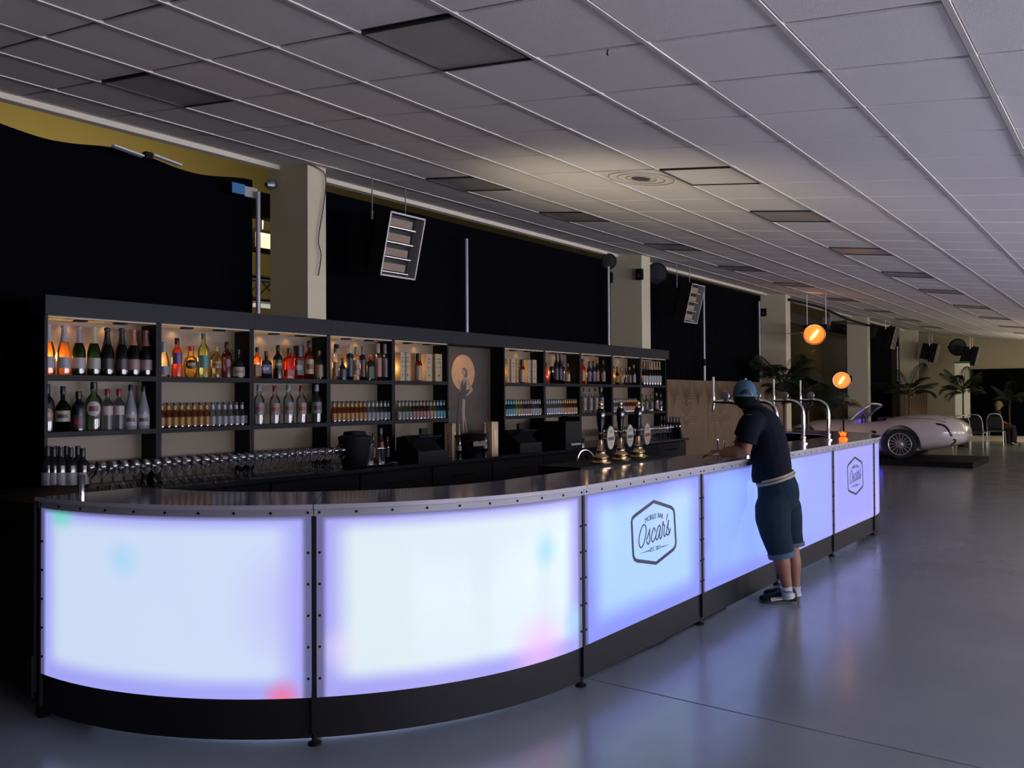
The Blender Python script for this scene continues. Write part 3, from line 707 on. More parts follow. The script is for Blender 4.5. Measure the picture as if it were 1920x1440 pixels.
# --- gin shelf
bottle(307, 641, 22, Z1, y0, 'cone', 'clear', '9fa6ad', '7d88a8', 'clear bottle with big silver-grey cap and blue-grey label', lz=(.06, .30), cz=.70)
bottle(332, 634, 20, Z1, y0, 'spirit', 'pink', '3a2028', '5a3f86', 'bright pink-orange gin with violet print and dark cap', lz=(.34, .62))
bottle(358, 649, 27, Z1, y0, 'round', 'gold', 'b02a20', '2a201c', 'round-bellied jar-like bottle with red top and black oval label', shape='oval', lz=(.26, .56), band='b59a6a')
bottle(381.6, 625, 21, Z1, y0, 'tall', 'lime', '69787c', '3f8c8e', 'tall pale green bottle with teal label, tallest on the gin shelf', lz=(.22, .50))
bottle(405, 649, 21, Z1, y0, 'spirit', 'gold', 'b89a4a', 'a08a50', 'pale golden bottle with gold cap beside the tall green one', lz=(.30, .52), band='6a4a20')
bottle(425, 641, 19, Z1, y0, 'spirit', 'dusk', '2c1418', '7d5058', 'dusky pink gin bottle with dark cap', lz=(.30, .52), shape='oval')
bottle(447, 655, 25, Z1, y0, 'squat', 'black', '14141a', 'a8a294', 'squat black bottle with wide white label against the unit side', band='8c6a60', lz=(.06, .38))
# --- whisky shelf
bottle(482, 651, 16, Z1, y0, 'square', 'amber', '2a1c1a', '8a5c34', 'amber bottle first on the whisky shelf, with brown label', lz=(.08, .45))
bottle(499, 658, 23, Z1, y0, 'flask', 'navy', '3a2018', '2d3c5c', 'broad flat midnight-blue bottle on the whisky shelf', band='8a9ab0', lz=(.2, .5))
bottle(521, 647, 18, Z1, y0, 'spirit', 'black', '1a0e0c', '3a2a1c', 'black bottle with gold-framed label on the whisky shelf', band='b59a60', lz=(.30, .56))
bottle(542, 653, 21, Z1, y0, 'square', 'red', '1c1010', 'b23a20', 'bright orange-red square whisky bottle', lz=(.10, .30))
bottle(560, 648, 20, Z1, y0, 'square', 'red', '101014', '30303a', 'red bottle with long black neck wrap and slanted dark label', band='8c9098', lz=(.12, .56), cz=.66)
bottle(579.5, 639, 18, Z1, y0, 'spirit', 'red', '501810', 'b5a078', 'tall amber-red whisky bottle with cream label', band='6a3a20', lz=(.14, .52))
bottle(598, 657, 18, Z1, y0, 'spirit', 'clear', '6d5a48', '8c7858', 'beige-labelled bottle last on the whisky shelf against the side', lz=(.10, .50))
# --- clear vodka shelf
for px, tp, cap, l, bd, lab in [(485.5, 721, '9a9da6', '85888c', '9c4a3a', 'clear white-rum bottle with pale cap and round mark, first below the whisky'), (515, 723, '8f2a30', '9c8a84', 'a8402c', 'clear vodka bottle with red cap, nearer the first white-capped one'),
                            (540.6, 721, 'a0a3ac', '85888c', '9c4a3a', 'clear bottle with white cap between two red-capped ones'), (565, 723, '8f2a30', '9c8a84', 'a8402c', 'clear vodka bottle with red cap, between two white-capped ones'),
                            (593.5, 721, 'a8abb4', '7c8086', '5a2a2a', 'clear bottle with white cap against the dark unit side')]:
    bottle(px, tp, 20, Z2, y0, 'spirit', 'clear', cap, l, lab, lz=(.24, .54), band=bd, group='clear spirit bottles on the second shelf')
# --- tall bottle shelf
bottle(629, 645, 11, Z1, y0, 'cylinder', 'clear', '4a3a48', '7c6a58', 'slim clear bottle with big purple ball stopper', extra='ball', lz=(.1, .5))
bottle(642, 671, 17, Z1, y0, 'squat', 'navy', '1c1c28', '26304c', 'squat navy jug-like bottle on the tall bottle shelf', lz=(.1, .5))
bottle(656, 646, 13, Z1, y0, 'cylinder', 'navy', 'd9c8a0', '2c3050', 'navy cylinder bottle with cream stopper', lz=(.1, .6))
bottle(668, 650, 14, Z1, y0, 'cylinder', 'peach', 'a59a8c', 'b59a78', 'peach-tinted cylinder bottle with clear stopper', lz=(.16, .6), band='8c5a48')
bottle(680, 649, 11, Z1, y0, 'cylinder', 'purple', '8c7468', '3c1c3c', 'deep purple cylinder bottle', lz=(.1, .6))
bottle(694, 664, 17, Z1, y0, 'square', 'green', 'c07a5c', '1c3a2c', 'dark green bottle tied with a red ribbon', extra='bow', lz=(.06, .5))
bottle(709, 644, 14, Z1, y0, 'cylinder', 'peach', 'b5a4a0', 'a8746c', 'tall pink-tinted bottle with long clear stopper', lz=(.1, .6), cz=.74)
bottle(722, 645, 12, Z1, y0, 'cylinder', 'clear', 'a09c9c', '5c5a62', 'tall clear bottle with long stopper against the unit side', lz=(.1, .6), cz=.74)
# --- cartons
def carton(px, top, wpx, zb, y, label, round_=False, tint='b5a281', txt=None, group='cream whisky cartons', cat='box', depth_=.07, base='MARK'):
    p = aty(px, 700, y); c = M3.transposed() @ Vector((p.x, y, zb - H)); dd = -c.z
    h = aty(px, top, y).z - zb; wd = wpx / F * dd
    t = thing('bottle_carton', label, cat, (p.x, y, zb), group=group); m = mat('card_' + tint, tuple(x * .7 for x in srgb(tint)), .6, bump=.05)
    if round_: MB().lathe([(wd / 2, 0), (wd / 2, h * .96)], 20).build('tube', m, t, 40); MB().lathe([(wd / 2 + .001, h * .961), (wd / 2 + .001, h)], 20).build('lid', K('9a8a6c'), t, 40)
    else: MB().box((0, 0, h / 2), (wd, depth_, h)).build('box_body', m, t)
    tx = MB(); yy = -depth_ / 2 - .0008
    if not txt:
        for k, (zz, ww, hh) in enumerate(((.80, .55, .008), (.72, .4, .005), (.66, .62, .006), (.50, .66, .005), (.18, .22, .02))):
            if round_: 
                vs = wrap([(wd / 2, 0), (wd / 2, h)], zz * h, zz * h + hh, ANG - ww, ANG + ww, off=.0006); tx.add(vs.v, vs.f)
            else: tx.span((-wd * ww / 2, yy, zz * h), (wd * ww / 2, yy + .0006, zz * h + hh))
        tag(tx.build('printed_lines', K('5c4630'), t), kind='stuff')
    return t, h, wd
for px, tp, w_, rd, lab in [(750, 661, 11, 0, 'cream whisky carton against the unit side, first in its row'), (762, 661, 16, 1, 'cream whisky tube standing second in the carton row'), (776, 663, 8, 0, 'narrow cream carton just behind the red whisky bottle'),
                            (800, 664, 16, 0, 'cream carton between the red whisky bottle and the glowing carton'), (818, 664, 19, 0, 'last cream carton glowing orange on one side')]:
    carton(px, tp, w_, Z1, SY + .1, lab, rd)
bottle(785, 663, 14, Z1, SY + .045, 'spirit', 'red', '1c0c0c', 'b5a27c', 'red-necked malt bottle with cream label among the near cartons', lz=(.04, .56), cz=.72)
for px, tp, w_, rd, lab in [(949, 673, 5, 0, 'slim edge of a carton first beyond the poster'), (958, 673, 13, 0, 'cream carton in the bay beyond the poster'), (969, 674, 8, 1, 'orange-lit narrow tube beyond the poster'),
                            (988, 675, 7, 0, 'cream carton just beyond the far red malt bottle'), (998, 675, 13, 0, 'last cream carton in the bay beyond the poster')]:
    carton(px, tp, w_, Z1, SY + .1, lab, rd)
bottle(979, 674, 11, Z1, SY + .045, 'spirit', 'red', '1c0c0c', 'b5a27c', 'red-necked malt bottle with cream label beyond the poster', lz=(.04, .56), cz=.72)
# --- far bays, top shelf
for a in [(1024, 680, 9, 'squat', 'orange', '1f2a22', None, 'squat orange bottle first in the purple bottle bay'), (1034.5, 676, 9, 'cylinder', 'dkred', 'c4b49a', None, 'burgundy bottle with clear neck in the purple bottle bay'),
          (1043, 662, 9, 'tall', 'purple', '3c1420', '2c2040', 'tall purple bottle with dark red cap, nearer of the pair'), (1050, 662, 9, 'tall', 'purple', '3c1420', '2c2040', 'tall purple bottle with dark red cap, farther of the pair'),
          (1056.5, 677, 7, 'cylinder', 'purple', '4c3c44', '50405a', 'slim violet bottle behind the far tall purple bottle'), (1064.7, 681, 9, 'spirit', 'amber', '6a5648', 'b5a088', 'amber bottle with pale label in front of the bay side'),
          (1092.4, 673, 10, 'spirit', 'red', '2a1a18', 'b0703c', 'slender red bottle with orange label first in the rum bay'), (1104.5, 677, 9, 'spirit', 'navy', '2a1a1c', '343a58', 'dark blue-black bottle second in the rum bay'),
          (1112.5, 677, 9, 'spirit', 'navy', '20242c', '3c3c54', 'dark blue-black bottle third in the rum bay'), (1119.5, 673, 9, 'spirit', 'brown', 'c8702c', '8a5c4c', 'brown rum bottle with glowing orange cap'),
          (1131, 675, 9, 'spirit', 'black', '3c4040', '8a6c64', 'dark bottle with pinkish label last in the rum bay'),
          (1151.5, 686, 6, 'spirit', 'gold', '5a5040', None, 'small golden bottle at the start of the small-bottle bay'), (1157, 687, 9, 'squat', 'black', '3a3020', '6a5a34', 'squat dark bottle with gold shoulders'),
          (1165, 690, 10, 'round', 'gold', '8a6a40', '9a8468', 'round cream-labelled bottle in the small-bottle bay'), (1173.5, 690, 8, 'square', 'navy', '3a1c28', '2c3444', 'square dark blue bottle in the small-bottle bay'),
          (1180.5, 688, 8, 'spirit', 'dusk', '9a6a5a', '70483c', 'brown-pink bottle with white collar in the small-bottle bay'), (1188.5, 684, 8, 'spirit', 'black', '8a8c84', '8a8c88', 'dark bottle with white label last in the small-bottle bay')]:
    bottle(a[0], a[1], a[2], Z1, y0, a[3], a[4], a[5], a[6], a[7], lz=(.12, .48))
for i, (px, f) in enumerate([(1206.5, '5a2018'), (1211.8, '5a2018'), (1217, 'a88c6c'), (1222, 'c4a884'), (1227, 'c4a884'), (1231.8, 'c4a884'), (1236.6, 'c4a884')]):
    bottle(px, 678, 8, Z1, y0 + (i % 2) * .015, 'champ', 'dkgreen', f, 'a8a8a4', ['dark prosecco with burgundy foil, nearest of the last bay', 'dark prosecco with burgundy foil, second of the last bay', 'dark prosecco with dull tan foil in the last bay',
           'prosecco with cream foil next to the tan-foiled one', 'prosecco with cream foil in the middle of the last bay group', 'prosecco with cream foil, second from the end of the bay', 'prosecco with cream foil, nearest the wooden screen'][i], lz=(.10, .40), group='prosecco bottles in the last bay')
# --- far bays, middle shelf
for px, tp, cap, l, lab in [(1094.5, 727, '7a2428', '8c8078', 'clear bottle with red cap first on the second shelf behind the pumps'), (1106, 728, '74767a', '7c8480', 'clear bottle with grey cap behind the first ale pump'),
                            (1116.5, 728, '7a2428', '8c7470', 'clear bottle with red cap behind the first ale pump handle'), (1127, 726, 'a0a4a8', '70767c', 'clear bottle with white cap beside the first ale pump handle')]:
    bottle(px, tp, 10.5, Z2, y0, 'spirit', 'clear', cap, l, lab, lz=(.12, .60), band='8a5a50')
for px, tp, k_, g_, cap, l, lab in [(1203, 739, 'spirit', 'clear', '26262c', None, 'small clear bottle first on the last second shelf'), (1211.7, 741, 'square', 'cleargreen', '8a6a3c', '5c6a6c', 'pale green square bottle on the last second shelf'),
                            (1220.5, 740, 'spirit', 'clear', '3c4444', '444c54', 'grey bottle in the middle of the last second shelf'), (1230.4, 736, 'spirit', 'navy', '7a7a80', 'a8786a', 'dark bottle with salmon label on the last second shelf'), (1238, 738, 'spirit', 'clear', '6c5060', None, 'clear bottle nearest the wooden screen on the last second shelf')]:
    bottle(px, tp, 8.5, Z2, y0, k_, g_, cap, l, lab, lz=(.10, .50))
# --- mini mixers
MIX = {'a': ('amber', 'a87428', 'd0a050', 'amber'), 'w': ('clear', '8c9298', 'b9bec4', 'silver-white'), 'g': ('cleargreen', '70806a', 'a9b4a4', 'grey-green'), 'p': ('dusk', 'a06068', 'b8989a', 'pink'), 'l': ('lime', '98945a', 'c8c078', 'yellow-green'), 't': ('teal', '2a8a98', '7ac0d0', 'turquoise')}
rows = [(1, 303, 464, 'aaaaaaaawwwwwww', 'under the gin shelf'), (3, 626, 736, 'aaaaaaaawwwwwww', 'under the tall bottle shelf'), (4, 748, 838, 'wgggppppplltttt', 'under the near cartons'),
        (5, 948, 1016, 'ttttlllppppwwwww', 'beyond the poster, under the far cartons'), (6, 1025, 1083, 'wwwwwwwaaaaaaaa', 'under the purple bottles'), (8, 1151, 1196, 'wwwwwwaaaaaaaa', 'behind the ale pump handles')]
for (ui, xa, xb, seq, where) in rows:
    protos = {}; y = SY + .05; n = len(seq); X0 = aty(xa, 760, y).x; X1 = aty(xb, 760, y).x
    for i, c in enumerate(seq):
        x = X0 + (X1 - X0) * i / (n - 1)
        if c not in protos:
            gl, l1, l2, nm = MIX[c]; h, r = .185, .0262
            t = thing('mixer_bottle', 'mixer bottle with %s label, %s' % (nm, where), 'bottle', (x, y, Z2), group='%s mixer bottles %s' % (nm, where))
            pr = [(.9 * r, 0), (r, .003), (r, .095), (.85 * r, .112), (.52 * r, .14), (.48 * r, .178)]
            MB().lathe(pr, 12).build('glass_body', G[gl], t, 40)
            MB().lathe([(r + .0008, .015), (r + .0008, .078)], 12).build('label', K(l1), t, 40)
            MB().lathe([(.60 * r, .130), (.53 * r + .001, .142), (.50 * r + .001, .166)], 12).build('neck_label', K(l2), t, 40)
            MB().lathe([(.6 * r, .174), (.6 * r, h), (.5 * r, h + .001)], 12).build('cap', K('4a4c52'), t, 40)
            protos[c] = t
        else:
            o = copy_tree(protos[c]); o.location = (x, y, Z2)
# ------------------------------------------------------------------ worktop things
wl = [(155.5, 840, 0, 'dark wine bottle with white label, outermost of the front wine row by the glasses'), (133, 839, .0, 'dark wine bottle with white label, second of the front wine row'), (114, 838, .02, 'dark wine bottle with half-hidden white label, third of the wine row'),
      (101.6, 838, .04, 'dark wine bottle with narrow visible label, fourth of the wine row'), (90, 837, .06, 'dark wine bottle nearest the drape in the wine row')]
for px, tp, dy, lab in wl: bottle(px, tp, 24, ZC, 5.46 + dy, 'wine', 'black', '16161c', '8c8c90', lab, lz=(.18, .46), group='wine bottles beside the glasses')
for i, px in enumerate((146, 125, 107, 92)): bottle(px, 836, 22, ZC, 5.64, 'wine', 'black', '14141a', None, 'dark unlabelled wine bottle in the back row, %s from the glasses' % ['first', 'second', 'third', 'fourth'][i], group='wine bottles in the back row')
for i in range(7): bottle(1239 + i * 5.6, 780 + i * .3, 7.5, ZC, 5.58 - .045 * i, 'wine', 'black', '14141a', None, 'dark wine bottle behind the far glasses, %s towards the wooden screen' % ['first', 'second', 'third', 'fourth', 'fifth', 'sixth', 'last'][i], group='dark wine bottles at the far worktop end')
bottle(1273, 800, 8, ZC, 5.34, 'cylinder', 'white', None, '9a9a90', 'short white bottle at the far glasses edge', grow=1); 
tag(MB().lathe([(.03, 0), (.03, .10)], 14, aty(1278.5, 810, 5.3) * 1 + Vector((0, 0, -.10 + .02))).build('white_canister', K('6c6a5c')), 'small pale canister at the far end of the worktop', 'canister')
# glasses
GL = glass('tumbler_glass', (.90, .90, .92), .12, .05, 1.0)
def glass_profile(): return [(.030, 0), (.031, .004), (.006, .008), (.005, .075), (.012, .083), (.034, .105), (.040, .135), (.036, .17)]
gp = thing('wine_glass', 'stemmed glass in the close-packed glasses along the near worktop', 'glass', (0, 0, 0), group='stemmed glasses along the near worktop')
def open_lathe(prof, n):
    mb = MB(); vs = []; fs = []
    for r, z in prof:
        for j in range(n): vs.append((r * math.cos(2 * PI * j / n), r * math.sin(2 * PI * j / n), z))
    for i in range(len(prof) - 1):
        for j in range(n): fs.append((i * n + j, i * n + (j + 1) % n, (i + 1) * n + (j + 1) % n, (i + 1) * n + j))
    return mb.add(vs, fs)
open_lathe([(.001, .001)] + glass_profile(), 12).build('bowl_and_stem', GL, gp, 60)
first = True
X0 = aty(172, 900, 5.42).x; X1 = aty(648, 870, 5.42).x
nx_ = int((X1 - X0) / .076)
for i in range(nx_ + 1):
    for j in range(4):
        x = X0 + .076 * i + (.04 if j % 2 else 0); y = 5.44 + j * .076
        if j == 3 and y > SY - .05: y = SY - .045
        if i < 2 and j > 1: continue
        if first: o = gp; first = False
        else: o = copy_tree(gp)
        o.location = (x, y, ZC + .0005); o.rotation_euler = (0, 0, random.uniform(0, 6))
X0 = aty(1150, 830, 5.42).x; X1 = aty(1266, 820, 5.42).x
f2 = None
for i in range(int((X1 - X0) / .085) + 1):
    for j in range(3):
        if f2 is None: o = f2 = copy_tree(gp, label='stemmed glass in the close-packed glasses at the far worktop behind the pumps', group='stemmed glasses at the far worktop')
        else: o = copy_tree(f2)
        o.location = (X0 + .085 * i + (.04 if j % 2 else 0), 5.40 + j * .085, ZC + .0005)
# steel tube on the near bar
c = atz(153, 926, 1.077); t = thing('steel_jigger', 'small upright steel cylinder standing on the near bar top', 'measure', c)
MB().lathe([(.016, 0), (.0155, .09), (.017, .093)], 16).build('cup', CHROME, t, 40); MB().lathe([(.019, .0), (.019, .006)], 16).build('rim', CHROME, t, 40)
# ice bucket, tray of shaker tins and bottles, tills
yk = 5.45
def at_work(px, y=yk): return Vector((aty(px, 850, y).x, y, ZC))
c = at_work(665); t = thing('ice_bucket', 'big black lidded bucket beside the steel shakers', 'bucket', c)
MB().lathe([(.10, 0), (.115, .02), (.135, .20), (.14, .24)], 24).build('body', BLACKM, t, 40); MB().lathe([(.145, .241), (.14, .262), (.10, .275), (.09, .305), (.02, .31)], 24).build('lid', BLACK, t, 40)
MB().tube([(-.14, 0, .2), (-.19, 0, .19), (-.2, 0, .16), (-.15, 0, .14)], .01, 8).build('handle', BLACKM, t)
c = at_work(700, 5.40); t = thing('bar_tray', 'oval steel tray under the shaker tins', 'tray', c)
MB().lathe([(.16, 0), (.20, .012), (.205, .018), (.195, .016), (.155, .006)], 32, sq=(.6, 0, 2)).build('dish', CHROME, t, 40)
for i, (dx, dy, r, h, lab) in enumerate([(-.10, -.01, .042, .17, 'tall steel shaker tin nearest the ice bucket'), (-.01, .03, .04, .18, 'tall steel shaker tin in the middle of the tray'), (.085, -.01, .04, .14, 'steel shaker tin at the far side of the tray')]):
    t = thing('shaker_tin', lab, 'shaker', (c.x + dx, c.y + dy, ZC + .008)); open_lathe([(.001, .001), (r * .72, 0), (r, h), (r - .002, h), (r * .7, .004)], 20).build('tin', CHROME, t, 40); MB().tube([(r * math.cos(a), r * math.sin(a), h) for a in [2 * PI * q / 20 for q in range(20)]], .002, 5, True).build('rim', CHROME, t)
bottle(699, 812, 9, ZC, 5.62, 'spirit', 'amber', '14100c', '9a8058', 'amber bottle with black cap behind the shaker tins', lz=(.2, .5))
bottle(714, 803, 12, ZC, 5.62, 'spirit', 'clear', '8a8a90', '7a2228', 'clear bottle with red-topped label and pourer behind the tins', lz=(.2, .6), band='b0a8a0')
bottle(726, 818, 11, ZC, 5.62, 'spirit', 'black', '241c20', '2c3038', 'dark bottle behind the last shaker tin', lz=(.2, .5))
for i, (px, lab) in enumerate([(738, 'low steel bar spoon rest beside the tins'),]):
    c = at_work(px, 5.4); tag(MB().lathe([(.05, 0), (.06, .012), (.055, .014), (.04, .004)], 16, c).build('spoon_rest', CHROME), lab, 'dish')
def till(px, y, lab, s=1):
    c = at_work(px, y); t = thing('till', lab, 'till', c)
    MB().box((0, .02, .05), (.40 * s, .34, .10)).build('cash_drawer', BLACK, t)
    MB().prism([(-.17 * s, -.12, .10), (-.17 * s, .16, .10), (-.17 * s, .16, .22), (-.17 * s, .06, .24)], (.34 * s, 0, 0)).build('terminal', BLACKM, t)
    R = Matrix.Rotation(math.radians(-35), 3, 'X'); MB().box((0, -.045, .178), (.30 * s, .19, .012), R).build('screen', mat('dark_screen', '1c2028', .08), t)
    MB().box((.12 * s, .08, .27), (.10, .03, .06)).build('customer_display', BLACK, t)
till(790, 5.45, 'black till with sloping screen beside the near cabinet bottles'); till(975, 5.45, 'black till with sloping screen beyond the poster')
c = at_work(1053, 5.42); t = thing('coffee_machine', 'black box machine on the worktop before the ale pumps', 'machine', c)
MB().box((0, 0, .155), (.34, .34, .31)).build('body', BLACK, t); MB().box((0, -.16, .05), (.2, .08, .02)).build('drip_tray', STEEL, t); MB().lathe([(.06, .31), (.07, .36), (.02, .37)], 12, (.05, 0, 0)).build('hopper', G['green'], t)
for i, (px, h, lab) in enumerate([(1080, .12, 'first small steel tin beyond the black machine'), (1091, .10, 'second small steel tin beyond the black machine')]):
    c = at_work(px, 5.4); t = thing('shaker_tin', lab, 'shaker', c); open_lathe([(.001, .001), (.03, 0), (.04, h)], 16).build('tin', CHROME, t, 40)
# poster recess things
def big_box(px0, px1, top, y, lab, side):
    pa = aty(px0, 800, y); pb = aty(px1, 800, y); h = aty(px0, top, y).z - ZC; wd = pb.x - pa.x
    t = thing('gift_box', lab, 'box', ((pa.x + pb.x) / 2, y + .05, ZC)); m = mat('gift_card', 'b09c7c', .5)
    MB().box((0, 0, h / 2), (wd, .10, h)).build('box_body', m, t); MB().box((0, 0, h - .006), (wd + .002, .102, .004)).build('lid_edge', K('8a7a60'), t)
    tx = MB(); R = Matrix.Rotation(PI / 2, 3, 'X'); vs, fs = text_mesh('MASOTTI', .055, align='LEFT')
    R2 = Matrix.Rotation(PI / 2, 3, 'Z')
    tx.add([R @ (R2 @ v) + Vector((wd * .18, -.0512, .02)) for v in vs], fs); tx.build('vertical_lettering', mat('gold_foil', (.9, .62, .3), .3, .7), t)
    RS = Matrix.Rotation(-PI / 2, 3, 'Z')
    t2 = MB(); t2.add([RS @ (R @ (R2 @ (v * .9))) + Vector((-wd / 2 - .0006, 0, .03)) for v in vs], fs); t2.build('side_lettering', K('4a3020'), t)
big_box(922, 934, 791, 5.42, 'tall gift box with gold vertical lettering on the far side of the poster', 1)
big_box(848, 855, 794, 5.50, 'tall gift box half hidden on the near side of the poster', -1)
bottle(908, 792, 10, ZC, 5.46, 'champ', 'black', 'a88a68', '9a8a88', 'gold-foiled sparkling wine beside the lettered gift box', lz=(.20, .34))
bottle(860, 795, 10, ZC, 5.46, 'champ', 'black', 'b89a78', 'a09488', 'gold-foiled sparkling wine in front of the poster legs', lz=(.20, .34))
c = at_work(876, 5.5); t = thing('ice_bowl', 'dark champagne bowl with pale front badge below the poster', 'bowl', c)
MB().lathe([(.07, 0), (.09, .01), (.14, .10), (.19, .20), (.20, .22), (.185, .215), (.13, .10)], 24).build('bowl', BLACK, t, 40)
ribbon(MB(), [(-.10, -.16, .13), (.10, -.16, .13)], .05, (0, -1, .0), .004).build('badge', K('7a6a54'), t)
# poster
py_ = SY + SD - .02
t = thing('poster', 'art deco style poster of a woman in black before a glowing disc', 'poster', ((LX[5] + RX[0]) / 2, py_, ZC + .01))
OX = (LX[5] + RX[0]) / 2
PB = mat('poster_bronze', '3c3026', .6, var=.15, scale=3)
MB().span((LX[5] + .002 - OX, 0, 0), (RX[0] - .002 - OX, .015, ZH - ZC - .015)).build('poster_sheet', PB, t)
def pq(zx, zy, off=0): # zoom coords of the 6.26x crop at (840,640)
    p = aty(840 + zx / 6.264, 640 + zy / 6.261, py_ - .001 - off); return Vector((p.x - OX, -.001 - off, p.z - ZC - .01))
def poly(name, pts, m, off): return MB().prism([pq(x, y, off) for x, y in pts], (0, .0008, 0)).build(name, m, t)
cc = [pq(180, 370), pq(313, 370), pq(180, 158)]
rx = cc[1].x - cc[0].x; rz = cc[2].z - cc[0].z
MB().prism([(max(cc[0].x + rx * math.cos(a), LX[5] + .003 - OX), -.001, cc[0].z + rz * math.sin(a)) for a in [2 * PI * q / 40 for q in range(40)]], (0, .0008, 0)).build('disc', mat('poster_disc', 'b08458', .5), t)
SK = K('b8927a'); DR = K('0e0e14')
poly('head', [(170, 320), (195, 305), (222, 330), (232, 380), (222, 425), (200, 430), (182, 400), (168, 370)], K('6e5a50'), .002)
poly('face', [(172, 335), (190, 330), (205, 360), (200, 395), (186, 402), (176, 385)], SK, .003)
poly('shoulders', [(175, 430), (215, 435), (240, 450), (290, 560), (285, 590), (215, 650), (205, 640), (255, 575), (225, 500), (210, 640), (150, 640), (140, 600), (135, 520), (118, 460), (128, 450), (150, 500)], SK, .002)
poly('bodice', [(163, 452), (178, 470), (185, 530), (205, 460), (214, 465), (214, 640), (196, 655), (145, 640), (150, 560)], DR, .004)
poly('skirt', [(130, 655), (172, 660), (165, 840), (150, 1120), (95, 1120), (115, 850)], DR, .004)
poly('train', [(205, 700), (222, 740), (265, 880), (300, 1130), (240, 1130), (200, 860)], DR, .004)
poly('legs', [(165, 670), (205, 690), (198, 860), (225, 890), (235, 1060), (250, 1105), (240, 1110), (215, 1040), (190, 900), (190, 1120), (178, 1120), (168, 900)], SK, .003)
gd = MB()
for ya in (662, 700, 745): ribbon(gd, [pq(55, ya, .001), pq(400, ya, .001)], .006, (0, -1, 0), .0006)
for ya in (430, 460, 490): ribbon(gd, [pq(300, ya, .001), pq(360, ya, .001)], .006, (0, -1, 0), .0006)
for xx in (60, 100, 300, 345): ribbon(gd, [pq(xx - 20, 790, .001), pq(xx, 755, .001), pq(xx + 20, 790, .001)], .006, (0, -1, 0), .0006)
for xx in (330, 430): ribbon(gd, [pq(xx - 25, 90, .001), pq(xx, 140, .001), pq(xx + 30, 80, .001)], .006, (0, -1, 0), .0006)
tag(gd.build('gold_lines', K('2c2218'), t), kind='stuff')
spot('poster_light', (OX - .1, SY + .02, ZH - .03), (OX - .12, SY + .19, 1.86), .9, (1, .55, .25), 80, .8, .02)
MB  # end poster
# engraved wooden screen
wy = 5.9; wa = aty(1251, 712, wy).x + .0; wb = aty(1474, 716, wy).x; wz = aty(1300, 713, wy).z
wood = bpy.data.materials.new('bronze_wood'); wood.use_nodes = True; nt = wood.node_tree; b = nt.nodes['Principled BSDF']
tc = nt.nodes.new('ShaderNodeTexCoord'); mp = nt.nodes.new('ShaderNodeMapping'); mp.inputs['Scale'].default_value = (1, 1, .14); wv = nt.nodes.new('ShaderNodeTexNoise'); wv.inputs['Scale'].default_value = 14; wv.inputs['Distortion'].default_value = 1.2
cr = nt.nodes.new('ShaderNodeValToRGB'); cr.color_ramp.elements[0].color = (*srgb('503c28'), 1); cr.color_ramp.elements[1].color = (*srgb('6a5236'), 1)
nt.links.new(tc.outputs['Object'], mp.inputs[0]); nt.links.new(mp.outputs[0], wv.inputs['Vector']); nt.links.new(wv.outputs['Fac'], cr.inputs[0]); nt.links.new(cr.outputs[0], b.inputs['Base Color']); b.inputs['Roughness'].default_value = .55
t = thing('wooden_screen', 'tall wooden screen engraved with deco diamonds behind the beer taps', 'screen', (wa, wy, 0))
W = wb - wa; n = 3
for k in range(n): MB().span((W * k / n + .002, 0, .02), (W * (k + 1) / n - .002, .03, wz)).build('screen_panel', wood, t)
for k in range(n + 1): MB().box((min(max(W * k / n, .03), W - .03), .06, .012), (.06, .3, .024)).build('foot', BLACKM, t)
en = MB(); Nn = (0, -1, 0)
EN = mat('engraving_dark', '3a2c1c', .7)
def wq(x, z): return Vector((x, -.001, z))
xs = W / 12
for k in range(12):
    x = xs * (k + .5)
    for d in (0, .05, .10, .15): ribbon(en, [wq(x - xs * .42, wz - .02 - d), wq(x - xs * .1, wz - .14 - d), wq(x, wz - .26 - d), wq(x + xs * .1, wz - .14 - d), wq(x + xs * .42, wz - .02 - d)], .009, Nn, .001)
for k in range(4):
    x = W * (k + .5) / 4; z = 1.38
    ribbon(en, [wq(x - .16, z + .08), wq(x - .16, z - .01), wq(x, z - .14), wq(x + .16, z - .01), wq(x + .16, z + .08), wq(x, z + .02)], .012, Nn, .001, True)
    ribbon(en, [wq(x, z + .08), wq(x - .06, z), wq(x, z - .08), wq(x + .06, z)], .009, Nn, .001, True)
    for d in (.13, .17, .21): ribbon(en, [wq(x - .42, z + d), wq(x - .1, z + d), wq(x, z + d + .1), wq(x + .1, z + d), wq(x + .42, z + d)], .008, Nn, .001)
    for d in (-.16, -.2, -.24): ribbon(en, [wq(x - .42, z + d), wq(x - .1, z + d), wq(x, z + d - .1), wq(x + .1, z + d), wq(x + .42, z + d)], .008, Nn, .001)
    ribbon(en, [wq(x - .52, z + .3), wq(x - .52, z - .6)], .008, Nn, .001)
tag(en.build('engraved_line', EN, t), kind='stuff')

